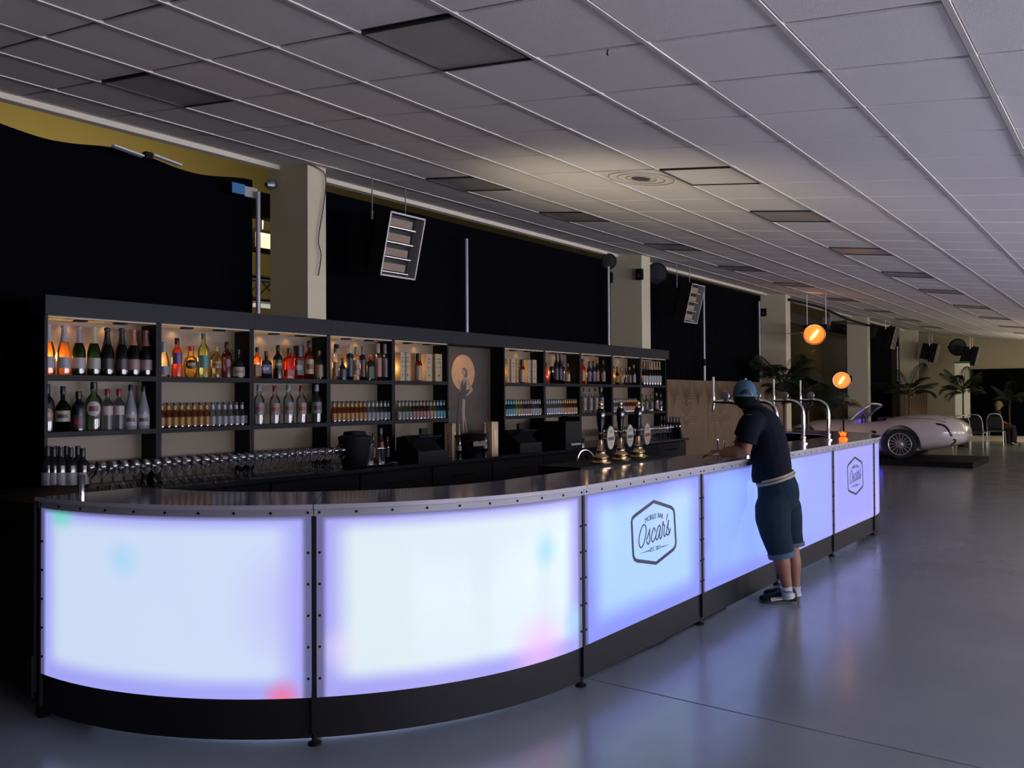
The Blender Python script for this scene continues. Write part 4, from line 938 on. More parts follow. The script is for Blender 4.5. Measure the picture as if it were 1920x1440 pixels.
# ================================================================== ALE PUMPS AND BEER TAPS
tag(MB().span((4.70, 2.96, .90), (6.02, 3.30, 1.088)).build('pump_shelf', BLACKM), 'raised black ledge carrying the three brass ale pumps', 'ledge')
tag(MB().span((6.10, 2.965, .0), (9.9, 3.5, .90)).build('under_counter', BLACKM), 'low black service counter behind the beer taps', 'counter')
tag(MB().span((4.0, 3.32, .0), (6.05, 3.8, .88)).build('under_counter', BLACKM), 'low black service counter behind the ale pumps', 'counter')
tag(MB().span((4.72, 2.97, 0), (6.0, 3.28, .898)).build('pump_cabinet', BLACKM), 'black cabinet under the ale pump ledge', 'cabinet')
for k, (px, bp, tp, (cl_, bc), lab) in enumerate([(1127, 868, 757, (('b5ac84', '4a4630')), 'brass ale pump with cream oval badge and dark green band, nearest the curved end'), (1164, 862, 756, ('a9a98c', '4c5048'), 'brass ale pump with pale grey-green oval badge, the middle of three'),
                                           (1197, 857, 755, ('bda08a', '8c1f28'), 'brass ale pump with pink oval badge and red band')]):
    c = atz(px, bp, 1.09); t = thing('ale_pump', lab, 'beer pump', c); h = aty(px, tp, c.y).z - c.z
    MB().lathe([(.075, 0), (.076, .008), (.066, .014), (.050, .020), (.050, .035), (.056, .042), (.050, .050), (.032, .062), (.030, .075), (.034, .085), (.022, .10), (.018, .14), (.015, .16)], 24).build('brass_base', BRASS, t, 50)
    MB().lathe([(.016, .16), (.017, .22), (.020, .24), (.028, .30), (.032, .345), (.026, .37), (.020, .378)], 20).build('pump_handle', mat('black_gloss', '08080e', .12), t, 50)
    MB().lathe([(.02, .20), (.022, .205), (.02, .21)], 16).build('chrome_collar', CHROME, t)
    MB().lathe([(.020, .378), (.021, .385), (.014, .39), (.012, .395), (.018, .405), (.015, .42), (.004, .428)], 16).build('brass_finial', BRASS, t, 50)
    R = Matrix.Rotation(PI / 2, 3, 'X')
    ov = [(.050 * math.cos(a), .082 * math.sin(a)) for a in [2 * PI * q / 36 for q in range(36)]]; bx_, by_, bz_ = .035, -.06, .175
    MB().prism([(bx_ + u, by_, bz_ + v) for u, v in ov], (0, .006, 0)).build('badge_clip', K(cl_), t)
    MB().prism([(bx_ + u * .94, by_ - .0006, bz_ + v * .94) for u, v in ov], (0, .0005, 0)).build('badge_face', K('c8c2ae' if k < 2 else 'd0b8a8'), t)
    bb = MB(); ribbon(bb, [(bx_ - .038, by_ - .0008, bz_ - .008), (bx_ + .038, by_ - .0008, bz_ - .004)], .024, (0, -1, 0), .0006).build('badge_band', K(bc), t)
    sw = MB(); ribbon(sw, smooth_path([(bx_ - .02, by_ - .0008, bz_ + .025), (bx_ - .012, by_ - .0008, bz_ + .05), (bx_ + .002, by_ - .0008, bz_ + .035), (bx_ + .012, by_ - .0008, bz_ + .055), (bx_ + .02, by_ - .0008, bz_ + .03)]), .006, (0, -1, 0), .0006)
    ribbon(sw, [(bx_ - .022, by_ - .0008, bz_ - .035), (bx_ + .022, by_ - .0008, bz_ - .034)], .005, (0, -1, 0), .0006); ribbon(sw, [(bx_ - .015, by_ - .0008, bz_ - .05), (bx_ + .015, by_ - .0008, bz_ - .05)], .004, (0, -1, 0), .0006)
    tag(sw.build('badge_print', K('7a7048'), t), kind='stuff')
    MB().cyl((0, -.01, .17), (bx_, by_ + .006, .17), .006, n=8).build('badge_arm', STEEL, t)
tp0 = None
for px, lab in [(1399, 'curved chrome beer tap half hidden behind the leaning man, nearest the ale pumps'), (1456, 'curved chrome beer tap rising at the shoulder of the leaning man'), (1506, 'curved chrome beer tap, the first standing clear of the man'), (1553, 'curved chrome beer tap nearest the orange candle')]:
    y = 2.72; x = aty(px, 830, y).x
    if tp0 is None:
        t = tp0 = thing('beer_tap', lab, 'beer tap', (x, y, 1.077), group='chrome swan-neck beer taps')
        MB().lathe([(.042, 0), (.042, .008), (.024, .014), (.024, .05), (.030, .054), (.030, .066), (.022, .070)], 20).build('base_flange', CHROME, t, 50)
        pts = smooth_path([(0, 0, .06), (0, -.004, .20), (0, 0, .31), (0, .02, .37), (0, .075, .412), (0, .15, .425), (0, .21, .425)], 5)
        MB().tube(pts, .019, 14).build('swan_neck', CHROME, t, 60)
        MB().cyl((0, .20, .425), (0, .29, .425), .014).build('tap_barrel', CHROME, t, 50)
        MB().lathe([(.001, -.014), (.036, -.012), (.040, 0), (.036, .012), (.001, .014)], 24, (-.03, .17, .475), ax=Vector((-1, 0, 0))).build('round_badge', STEEL, t, 40)
        MB().cyl((0, .17, .43), (-.02, .17, .45), .01, n=8).build('badge_stem', STEEL, t)
        MB().tube([(0, .29, .47), (0, .29, .40), (0, .295, .36), (0, .30, .335)], [.012, .014, .010, .006], 12).build('spout', CHROME, t, 60)
        MB().lathe([(.010, 0), (.012, .02), (.008, .05), (.009, .10), (.012, .16), (.008, .17)], 14, (0, .29, .47)).build('tap_handle', mat('tap_handle_ivory', 'b5b1a8', .3), t, 50)
    else:
        t = copy_tree(tp0, label=lab); t.location = (x, y, 1.077)
# orange candle on the bar
c = atz(1581, 828, 1.077); t = thing('candle_holder', 'glowing orange glass candle holder near the far end of the bar top', 'candle', c)
MB().lathe([(.036, 0), (.04, .004), (.044, .03), (.030, .045)], 20).build('glass_foot', mat('amber_candle_glow', (1, .22, .03), .2, emit=.9), t, 50)
open_lathe([(.030, .045), (.024, .055), (.036, .075), (.046, .10)], 20).build('glass_bowl', glass('amber_cup', (.9, .3, .08), .8), t, 50)
MB().lathe([(.001, .062), (.028, .064), (.030, .086), (.001, .088)], 16).build('flame_glow', mat('candle_flame', (1, .42, .12), .5, emit=2.2), t, 50)
point('candle_light', (c.x, c.y, c.z + .13), .5, (1, .45, .12), .02)
# small glass in front of the man's hands
c = atz(1352, 838, 1.077); t = thing('drinking_glass', 'small clear drinking glass beside the man\'s hands on the bar', 'glass', (aty(1352, 838, 2.86).x, 2.86, 1.0762)); open_lathe([(.001, .004), (.026, .004), (.028, .008), (.034, .11)], 16).build('tumbler', GL, t, 50)
MB().lathe([(.026, 0), (.026, .003)], 16).build('base_disc', GL, t)

# ================================================================== LEANING MAN
dv = Vector((-.40, .915, 0)).normalized(); lv = Vector((.915, .40, 0)).normalized(); P0 = Vector((6.30, 2.20, 0))
def sg(zx, zy, off=0.0):
    r = ray(1280 + zx / 3, 680 + zy / 3); o = Vector((0, 0, H)); q = P0 + lv * off; return o + r * ((q - o).dot(lv) / r.dot(lv))
TILT = [0.0]
def fig(mb, c, rd, rl, n=16, ax=None):
    """one elliptical section: depth radius rd along dv, lateral radius rl along lv"""
    a = ax or (dv - Vector((0, 0, TILT[0]))).normalized()
    return [c + a * (rd * math.cos(2 * PI * j / n)) + lv * (rl * math.sin(2 * PI * j / n)) for j in range(n)]
def blob(mb, c, r, seg=12, sx=(1, 1, 1)):
    rs = []
    for i in range(1, seg):
        a = PI * i / seg; rs.append([Vector(c) + dv * (r * sx[0] * math.sin(a) * math.cos(2 * PI * j / seg)) + lv * (r * sx[1] * math.sin(a) * math.sin(2 * PI * j / seg)) + Vector((0, 0, -r * sx[2] * math.cos(a))) for j in range(seg)])
    mb.rings(rs)
def hand(mb, wrist, fdir, up, s=1.0, curl=.5, flip=1):
    f = fdir.normalized(); sd = f.cross(up).normalized() * flip; u = sd.cross(f).normalized() * flip
    pc = wrist + f * .05 * s
    rs = []
    for k, (w_, h_) in enumerate(((.026, .018), (.036, .016), (.042, .015), (.040, .013))):
        c = wrist + f * (.005 + .028 * k) * s; rs.append([c + sd * (w_ * s * math.cos(2 * PI * j / 10)) + u * (h_ * s * math.sin(2 * PI * j / 10)) for j in range(10)])
    mb.rings(rs)
    for i, (o_, L_) in enumerate(((-.030, .062), (-.010, .074), (.010, .070), (.029, .054))):
        b0 = wrist + f * .080 * s + sd * o_ * s; p1 = b0 + (f * math.cos(.2) - u * math.sin(.2 * curl)) * L_ * .5 * s; p2 = p1 + (f * .75 - u * curl) * L_ * .32 * s; p3 = p2 + (f * .4 - u * curl * 1.2) * L_ * .25 * s
        mb.tube([b0 - f * .02 * s, b0, p1, p2, p3], [.010 * s, .010 * s, .009 * s, .008 * s, .006 * s], 8)
    t0 = wrist + f * .025 * s - sd * .03 * s; mb.tube([t0, t0 + (f * .6 - sd * .7) * .035 * s, t0 + (f * .9 - sd * .5) * .065 * s, t0 + (f - sd * .2) * .085 * s], [.013 * s, .012 * s, .010 * s, .007 * s], 8)
def remesh(o, v, smooth=6, fac=.5):
    m = o.modifiers.new('r', 'REMESH'); m.mode = 'VOXEL'; m.voxel_size = v; m.use_smooth_shade = True
    if smooth: q = o.modifiers.new('s', 'SMOOTH'); q.iterations = smooth; q.factor = fac
    return apply_mods(o)
SKIN = mat('skin', '6e4636', .55, bump=.05, scale=90)
man = thing('person', 'man in blue cap, navy shirt and denim shorts leaning on the bar', 'person', (P0.x, P0.y, 0))
off0 = Vector((P0.x, P0.y, 0))
def pbuild(mb, name, m, vox=None, sm=5, parent=None, smooth=60):
    mb.v = [tuple(Vector(v) - off0) for v in mb.v]
    o = mb.build(name, m, parent or man, smooth)
    return remesh(o, vox, sm) if vox else o
TILT[0] = .32
body = MB()
tor = [(537, 760, .125, .165), (525, 690, .12, .16), (510, 620, .125, .155), (497, 540, .125, .16), (482, 460, .12, .165), (465, 390, .115, .17), (440, 325, .105, .17), (415, 282, .085, .13), (392, 250, .06, .075), (378, 225, .055, .06), (365, 195, .055, .06)]
body.rings([fig(body, sg(x, y), a * .92, b * .92) for x, y, a, b in tor])
hc = sg(350, 182)
hv = Vector((.88, .47, 0)).normalized(); hl = Vector((-.47, .88, 0))     # the head is turned to look along the bar
def hblob(mb, c, r, seg=14, sx=(1, 1, 1)):
    rs = []
    for i in range(1, seg):
        a = PI * i / seg; rs.append([Vector(c) + hv * (r * sx[0] * math.sin(a) * math.cos(2 * PI * j / seg)) + hl * (r * sx[1] * math.sin(a) * math.sin(2 * PI * j / seg)) + Vector((0, 0, -r * sx[2] * math.cos(a))) for j in range(seg)])
    mb.rings(rs)
hblob(body, hc, .096, 16, (1.0, .80, 1.2))
hblob(body, hc + hv * .045 + Vector((0, 0, -.058)), .060, 12, (.9, .85, .9))        # jaw
body.tube([hc + hv * .085 + Vector((0, 0, .005)), hc + hv * .115 + Vector((0, 0, -.026)), hc + hv * .098 + Vector((0, 0, -.036))], [.009, .014, .009], 8)  # nose
body.tube([hc + hv * .080 + hl * -.022 + Vector((0, 0, -.062)), hc + hv * .092 + Vector((0, 0, -.063)), hc + hv * .080 + hl * .022 + Vector((0, 0, -.062))], .008, 6)  # mouth
for s in (-1, 1):
    e = hc + hl * .078 * s + hv * -.005 + Vector((0, 0, -.025)); hblob(body, e, .031, 10, (.62, .32, 1.05))
legs = {-1: [(505, 800, .10), (515, 900, .088), (530, 1000, .072), (545, 1060, .062), (560, 1130, .060), (575, 1200, .045), (590, 1270, .036), (593, 1325, .040)],
        1: [(570, 800, .10), (585, 900, .088), (600, 1000, .070), (612, 1060, .058), (625, 1130, .056), (630, 1200, .042), (632, 1270, .035), (630, 1318, .038)]}
LO = .105
def lp_(s, x, y): return sg(x, y, s * LO * (1 - .25 * (y - 800) / 500))
for s in (-1, 1): body.tube([lp_(s, x, y) for x, y, r in legs[s]], [r for x, y, r in legs[s]], 14)
armN = [sg(395, 310, -.19), sg(372, 370, -.23), sg(362, 440, -.25), sg(352, 497, -.25)]
body.tube(armN, [.058, .054, .047, .042], 12)
wr_n = sg(218, 488, -.20); wr_n.z = 1.125; el = armN[-1].copy(); el.z = max(el.z, 1.122)
body.tube([armN[-2], el, el.lerp(wr_n, .35), wr_n], [.046, .044, .043, .028], 12)
hand(body, wr_n, (wr_n - el).normalized() + Vector((0, 0, .03)), Vector((0, 0, 1)), 1.0, .5, 1)
armF = [sg(375, 310, .19), sg(345, 380, .23), sg(325, 450, .22), sg(318, 492, .20)]
elf = armF[-1].copy(); elf.z = 1.125; wr_f = sg(235, 470, .02); wr_f.z = 1.13
body.tube(armF[:-1] + [elf, elf.lerp(wr_f, .4), wr_f], [.058, .052, .047, .044, .042, .028], 12)
hand(body, wr_f, (wr_f - elf).normalized(), Vector((0, 0, 1)), 1.0, .6, -1)
pbuild(body, 'body', SKIN, .008, 3)
SHIRT = mat('navy_shirt', '080b18', .9, spec=.15, bump=.12, scale=14, var=.12)
sh = MB()
st = [(520, 655, .130, .175), (508, 610, .142, .178), (497, 540, .145, .182), (482, 460, .142, .186), (465, 390, .138, .192), (440, 325, .128, .192), (418, 285, .100, .155), (398, 256, .072, .09), (388, 240, .064, .07)]
sh.rings([fig(sh, sg(x, y), a, b) for x, y, a, b in st])
sh.tube([sg(412, 318, -.14), sg(388, 350, -.215), sg(368, 410, -.25), sg(360, 455, -.255)], [.085, .080, .074, .072], 14)
sh.tube([sg(400, 318, .14), sg(365, 355, .21), sg(335, 420, .23)], [.085, .078, .072], 14)
fr_ = [sg(430, 560), sg(412, 620), sg(412, 672)]   # loose front hem hanging forward
sh.rings([fig(sh, sg(462, 560), .10, .14), fig(sh, sg(440, 620), .075, .13), fig(sh, sg(425, 668), .045, .12)])
pbuild(sh, 'shirt', SHIRT, .011, 4)
cl = MB(); cl.rings([fig(cl, sg(390, 246), .062, .07), fig(cl, sg(384, 232), .068, .076), fig(cl, sg(380, 222), .064, .072)]); pbuild(cl, 'collar', SHIRT)
# sleeve trim glimpsed red
rt = MB(); rt.rings([fig(rt, sg(332, 428, .232), .070, .070), fig(rt, sg(330, 436, .232), .070, .070)]); pbuild(rt, 'sleeve_trim', K('6a2a34'))
DEN = mat('denim', '11212c', .9, spec=.15, bump=.2, scale=60, var=.15)
sh = MB()
sh.rings([fig(sh, sg(545, 830), .145, .185), fig(sh, sg(540, 770), .158, .19), fig(sh, sg(536, 720), .155, .188), fig(sh, sg(525, 670), .142, .18), fig(sh, sg(521, 648), .136, .176)])
for s in (-1, 1):
    q = {-1: [(515, 740, .105), (508, 810, .130), (508, 880, .128), (522, 960, .112), (545, 1040, .098), (556, 1075, .094)], 1: [(560, 740, .100), (575, 810, .120), (590, 880, .110), (602, 960, .094), (612, 1010, .088), (615, 1025, .086)]}[s]
    sh.tube([lp_(s, x, y) for x, y, r in q], [r for x, y, r in q], 16)
pbuild(sh, 'denim_shorts', DEN, .011, 4)
for s, (x, y, x2, y2, r) in {-1: (553, 1062, 560, 1092, .096), 1: (614, 1010, 618, 1034, .088)}.items():
    cf = MB(); a, b_ = lp_(s, x, y), lp_(s, x2, y2); cf.tube([a, a.lerp(b_, .15), b_], [r - .004, r + .005, r + .003], 18); pbuild(cf, 'turned_up_cuff', mat('denim_inside', '3a4a56', .85, bump=.2, scale=60))
bl = MB(); bl.rings([fig(bl, sg(523, 664), .147, .184, 28), fig(bl, sg(521, 648), .145, .182, 28), fig(bl, sg(519, 634), .143, .180, 28)]); pbuild(bl, 'woven_belt', mat('pale_belt', '8a7c66', .7, bump=.4, scale=120))
bl = MB(); bl.rings([fig(bl, sg(522, 652), .149, .186, 28), fig(bl, sg(521.5, 646), .149, .186, 28)]); pbuild(bl, 'belt_stripe', K('2a2e44'))
pk = MB(); pk.add([sg(440, 745, -.14), sg(480, 742, -.175), sg(482, 746, -.176), sg(440, 750, -.142)], [(0, 1, 2, 3)]); 
# cap worn backwards with the strap opening at the rear
CAP = mat('blue_cap', '2a5068', .8, bump=.15, scale=70, var=.12)
cp = MB(); rs = []
ct = hc + Vector((0, 0, .030))
def cpt(a, r1=1.0, z=0.0): return ct + hv * (.106 * r1 * math.cos(a)) + hl * (.089 * r1 * math.sin(a)) + Vector((0, 0, z))
for i in range(0, 10):
    a = (PI / 2) * (1 - i / 10.0); rr = math.sin(a) ** .75
    rs.append([cpt(2 * PI * j / 28, rr, -.032 + .118 * math.cos(a)) for j in range(28)])
cp.rings(rs); pbuild(cp, 'cap_crown', CAP)
rim = MB(); rim.tube([cpt(2 * PI * j / 32, 1.02, -.036) for j in range(32)], .0075, 8, True); pbuild(rim, 'cap_band', mat('cap_band_blue', '3c637a', .8))
bu = MB(); hblob(bu, ct + Vector((0, 0, .088)), .010, 8, (1, 1, .6)); pbuild(bu, 'cap_button', CAP)
pk = MB(); N_ = 12; inn = [cpt(-1.0 + 2.0 * j / N_, 1.0, -.034) for j in range(N_ + 1)]; top = [inn[j] + hv * (.070 * math.cos((-1.0 + 2.0 * j / N_) * 1.4) + .004) + Vector((0, 0, -.012)) for j in range(N_ + 1)]
pk.rings([[inn[j], top[j], top[j] + Vector((0, 0, .006)), inn[j] + Vector((0, 0, .006))] for j in range(N_ + 1)]); pbuild(pk, 'cap_peak', CAP)
op = MB(); lo = []; hi = []
for j in range(13):
    a = PI - .62 + 1.24 * j / 12; hgt = .034 * math.sin(PI * j / 12); lo.append(cpt(a, 1.015, -.020)); 
    rr = math.sin(math.acos(min(1, (.012 + hgt) / .118))) ** .75; hi.append(cpt(a, rr * 1.02, -.020 + hgt))
op.add(lo + hi, [(j, j + 1, 14 + j, 13 + j) for j in range(12)]); pbuild(op, 'strap_opening', K('14161e'))
hr = MB(); hblob(hr, hc + hv * -.014 + Vector((0, 0, -.014)), .096, 14, (.98, .84, .98)); pbuild(hr, 'short_hair', mat('dark_hair', '0e0a09', .9, spec=.1, bump=.5, scale=150))
bt = MB(); bt.box(cpt(PI + .42, 1.06, -.026), (.013, .013, .013)); pbuild(bt, 'strap_buckle', K('c0c4c8'))
# feet
SHOE = mat('black_shoe', '07080a', .6, spec=.2)
def shoe(heel, toe, s):
    f = (toe - heel); L_ = f.length; f.normalize(); sd = Vector((f.y, -f.x, 0)); base = Vector((heel.x, heel.y, 0)); rs = []
    sh_ = MB(); so = MB(); so_r = []
    for u, w_, h_ in ((0, .020, .055), (.04, .032, .085), (.16, .036, .098), (.30, .037, .095), (.42, .040, .078), (.58, .045, .058), (.74, .048, .048), (.88, .042, .040), (.97, .026, .030), (1.0, .012, .022)):
        c = base + f * (u * L_) + Vector((0, 0, .018))
        rs.append([c + sd * (w_ * math.cos(2 * PI * j / 14)) + Vector((0, 0, h_ * max(-.05, math.sin(2 * PI * j / 14)))) for j in range(14)])
        so_r.append([base + f * (u * L_) + sd * (w_ + .004) * k + Vector((0, 0, z)) for k, z in ((-1, .002), (1, .002), (1, .020), (-1, .020))])
    sh_.rings(rs); pbuild(sh_, 'shoe_upper', SHOE); so.rings(so_r); pbuild(so, 'shoe_sole', K('2a2a2e'))
    st_ = MB(); nside = -sd if (-sd).dot(lv) < 0 else sd
    pts = [base + f * (u * L_) + nside * w_ + Vector((0, 0, z)) for u, w_, z in ((.06, .036, .070), (.20, .0405, .062), (.38, .0425, .046), (.56, .048, .040), (.72, .050, .032))]
    ribbon(st_, smooth_path(pts), .026, nside, .002); pbuild(st_, 'white_side_stripe', K('c9c9cc'))
    lc = MB()
    for u in (.34, .42, .50, .58): c = base + f * (u * L_) + Vector((0, 0, .018 + .095 - (u - .34) * .20)); lc.tube([c - sd * .022, c + Vector((0, 0, .006)), c + sd * .022], .004, 6)
    tag(pbuild(lc, 'shoelace', K('26262c')), kind='stuff')
hl = atz(1494, 1131); te = atz(1424, 1129); shoe(hl, te, -1)
hl2 = atz(1499, 1121); shoe(hl2, hl2 + (te - hl) * .98, 1)
for s, (xa, ya, xb, yb) in {-1: (580, 1258, 596, 1325), 1: (630, 1256, 633, 1310)}.items():
    sk = MB(); a, b_ = lp_(s, xa, ya), lp_(s, xb, yb); sk.tube([a, a.lerp(b_, .5), b_], [.045, .041, .046], 16); pbuild(sk, 'white_sock', K('b9b9c4'))
# white word on the near sock
vs, fs = text_mesh('PUMA', .026); a, b_ = lp_(-1, 580, 1258), lp_(-1, 596, 1325); c = a.lerp(b_, .40); cd = -(lv * .9 + dv * .25).normalized()
rt_ = Vector((0, 0, 1)).cross(cd).normalized(); tx = MB()
tx.add([c + rt_ * v.x + Vector((0, 0, v.y)) + cd * (math.sqrt(max(0, .0455 ** 2 - v.x ** 2)) + v.z) for v in vs], fs); pbuild(tx, 'sock_lettering', K('16161c'), smooth=None)

# ================================================================== FAR HALL
tag(MB().span((20.0, 2.93, 0), (22.25, 8.0, .125)).build('car_platform', BLACKM), 'low black display platform under the white sports car', 'platform')
# the car: loft of cross-sections along its length (nose towards the wall, y up)
CX = 21.08; PX = 20.2
def cy(px): return atx(px, 800, PX).y
def cz_(px, py): return atx(px, py, PX).z
car = thing('sports_car', 'white open-top sports car with rounded tail on the black platform', 'car', (CX, cy(1640), .125))
cof = Vector((CX, cy(1640), .125))
st = [(1806, 814, 822, .30), (1803, 804, 829, .46), (1797, 796, 834, .60), (1788, 790, 837, .72), (1774, 784, 840, .80), (1752, 779, 844, .85), (1728, 777, 847, .875), (1705, 777, 849, .88), (1685, 779, 850, .88), (1660, 783, 851, .86),
      (1635, 786, 852, .83), (1605, 788, 852, .82), (1575, 787, 852, .82), (1545, 787, 851, .83), (1520, 788, 850, .84), (1495, 792, 849, .80), (1472, 798, 845, .68), (1458, 806, 838, .48), (1452, 814, 832, .28)]
rs = []
for px, yt, yb, w_ in st:
    zt, zb_ = cz_(px, yt), cz_(px, yb); y = cy(px); zc = (zt + zb_) / 2; hh = (zt - zb_) / 2; ring = []
    for j in range(28):
        a = 2 * PI * j / 28; c, s = math.cos(a), math.sin(a)
        e = .62 if s > 0 else .45
        ring.append(Vector((CX + w_ * math.copysign(abs(c) ** e, c), y, zc + hh * math.copysign(abs(s) ** (.8 if s > 0 else .6), s))))
    rs.append(ring)
cb = MB(); cb.rings(rs); cb.v = [tuple(Vector(v) - cof) for v in cb.v]
CARP = mat('pearl_white_paint', 'b9b0ab', .22); CARP.node_tree.nodes['Principled BSDF'].inputs['Coat Weight'].default_value = .6
bodyo = cb.build('car_body', CARP, car, 80)
wy_r, wy_f = atx(1687, 835, PX).y, cy(1500); WR = .335; wz = .125 + WR
# cut wheel arches and the cockpit
cut = MB()
for y in (wy_r, wy_f):
    for sx in (-1, 1): cut.cyl((CX + sx * .60, y, wz), (CX + sx * 1.1, y, wz), .42, n=32)
cut.v = [tuple(Vector(v) - cof) for v in cut.v]; co = cut.build('cut_a', BLACKM, car)
ck = MB(); ya, yb2 = cy(1655), cy(1594)
ck.rings([[Vector((CX + .62 * sx, y, z)) - cof for sx, y, z in ((-1, ya, zq), (1, ya, zq), (1, yb2, zq), (-1, yb2, zq))] for zq in (.62, 1.4)]); co2 = ck.build('cut_b', BLACKM, car)
for q in (co, co2):
    m = bodyo.modifiers.new('b', 'BOOLEAN'); m.operation = 'DIFFERENCE'; m.object = q; m.solver = 'EXACT'
apply_mods(bodyo)
for q in (co, co2): bpy.data.objects.remove(q)
for p in bodyo.data.polygons: p.use_smooth = True
try: bodyo.data.set_sharp_from_angle(angle=math.radians(35))
except Exception: pass
def cl_(v): return Vector(v) - cof
MB().box(cl_((CX, (ya + yb2) / 2, .45)), (1.16, abs(ya - yb2), .2)).build('cockpit_floor', BLACKM, car)
for sx in (-1, 1):
    sm = MB(); sm.box(cl_((CX + sx * .30, (ya + yb2) / 2 - .1, .62)), (.46, .5, .16)); sm.box(cl_((CX + sx * .30, ya + .18, .80)), (.46, .12, .46), Matrix.Rotation(.2, 3, 'X')); sm.build('seat', mat('car_leather', '201a18', .5), car)
stw = MB(); stw.tube([cl_((CX - .3 + .17 * math.cos(a), yb2 - .15, .92 + .17 * math.sin(a))) for a in [2 * PI * q / 20 for q in range(20)]], .014, 6, True); stw.build('steering_wheel', BLACKM, car)
TY = mat('tyre', '101012', .7); RIMM = mat('alloy_rim', (.55, .53, .52), .3, .8)
for y in (wy_r, wy_f):
    for sx in (-1, 1):
        c = cl_((CX + sx * .82, y, wz)); ax = Vector((sx, 0, 0)); wt = MB()
        wt.lathe([(WR * .70, -.10), (WR * .93, -.10), (WR, -.07), (WR, .04), (WR * .93, .075), (WR * .74, .075), (WR * .70, .05)], 32, c, ax=ax); tyre = wt.build('wheel', TY, car, 50)
        rm = MB(); rm.tube([c + ax * .06 + Vector((0, WR * .72 * math.cos(q * 2 * PI / 32), WR * .72 * math.sin(q * 2 * PI / 32))) for q in range(32)], .018, 8, True); rm.build('rim_ring', RIMM, tyre, 60)
        for k in range(16):
            a = 2 * PI * k / 16; d = Vector((0, math.cos(a), math.sin(a))); sp_ = MB(); sp_.tube([c + ax * .065 + d * WR * .18, c + ax * .055 + d * WR * .70], [.013, .010], 6); sp_.build('spoke', RIMM, tyre)
        hb = MB(); hb.lathe([(WR * .24, .02), (WR * .24, .06), (WR * .1, .08), (.01, .082)], 20, c, ax=ax); hb.build('hub', RIMM, tyre, 50)
        bd = MB(); bd.lathe([(.01, 0), (WR * .69, 0), (WR * .69, .02)], 24, c, ax=ax); bd.build('brake_disc', mat('brake_dark', '1c1a1a', .5, .5), tyre)
def oncar(px, py, off=.006):
    o = Vector((0, 0, H)) - cof; d = ray(px, py).normalized()
    hit, loc, nr, idx = bodyo.ray_cast(o, d)
    return (loc - d * off) if hit else None
def carline(name, pts, wd, m, col=None):
    ps = [oncar(*p) for p in pts]; ps = [p for p in ps if p is not None]
    if len(ps) > 1: MB().tube(smooth_path(ps), wd, 6).build(name, m, car)
q7 = lambda x, y: (1650 + x / 7.11, 700 + y / 7.11)
carline('tail_light_slit', [q7(750, 672), q7(850, 695), q7(905, 745), q7(940, 800), q7(958, 838)], .022, mat('smoked_lamp', '1c1620', .15))
carline('lower_reflector', [q7(975, 885), q7(1005, 888), q7(990, 925), q7(950, 950)], .016, MATS['smoked_lamp'])
carline('boot_line', [q7(250, 605), q7(450, 600), q7(700, 612), q7(880, 650)], .006, K('5a5450'))
carline('door_line', [(1584, 790), (1577, 803), (1574, 815), (1573, 835)], .006, K('5a5450'))
carline('fender_line', [(1590, 792), (1583, 805), (1579, 818)], .006, K('5a5450'))
carline('rear_badge', [q7(850, 600), q7(885, 606)], .02, CHROME)
carline('side_vent', [(1636, 809), (1643, 811)], .03, K('241c1c'))
# windscreen
ws = MB(); f = lambda x, y, z: cl_((x, y, z)); yb0 = cy(1592); ytp = atx(1622, 762, PX).y; zb0 = .125 + .68; ztp = atx(1622, 761, PX + .1).z
frame = [f(CX - .72, yb0, cz_(1592, 787)), f(CX - .66, (yb0 + ytp) / 2, (cz_(1592, 787) + ztp) / 2 + .03), f(CX - .58, ytp, ztp), f(CX, ytp + .08, ztp + .04), f(CX + .58, ytp, ztp), f(CX + .66, (yb0 + ytp) / 2, (cz_(1592, 787) + ztp) / 2 + .03), f(CX + .72, yb0, cz_(1592, 787))]
MB().tube(smooth_path(frame, 5), .026, 8).build('windscreen_frame', mat('frame_silver', (.6, .6, .65), .3, .6), car, 60)
bb_ = [f(CX - .72, yb0, cz_(1592, 787)), f(CX - .58, ytp, ztp), f(CX + .58, ytp, ztp), f(CX + .72, yb0, cz_(1592, 787))]
MB().prism(bb_, (0, .006, 0)).build('windscreen_glass', glass('screen_glass', (.85, .86, .9), .02, .03, .4), car)
point('cockpit_led', (CX - .1, cy(1612), .95), 5.0, (.16, .06, 1.0), .05)
point('underbody_led', (PX - .06, cy(1652), .30), .35, (.08, .05, 1.0), .03)
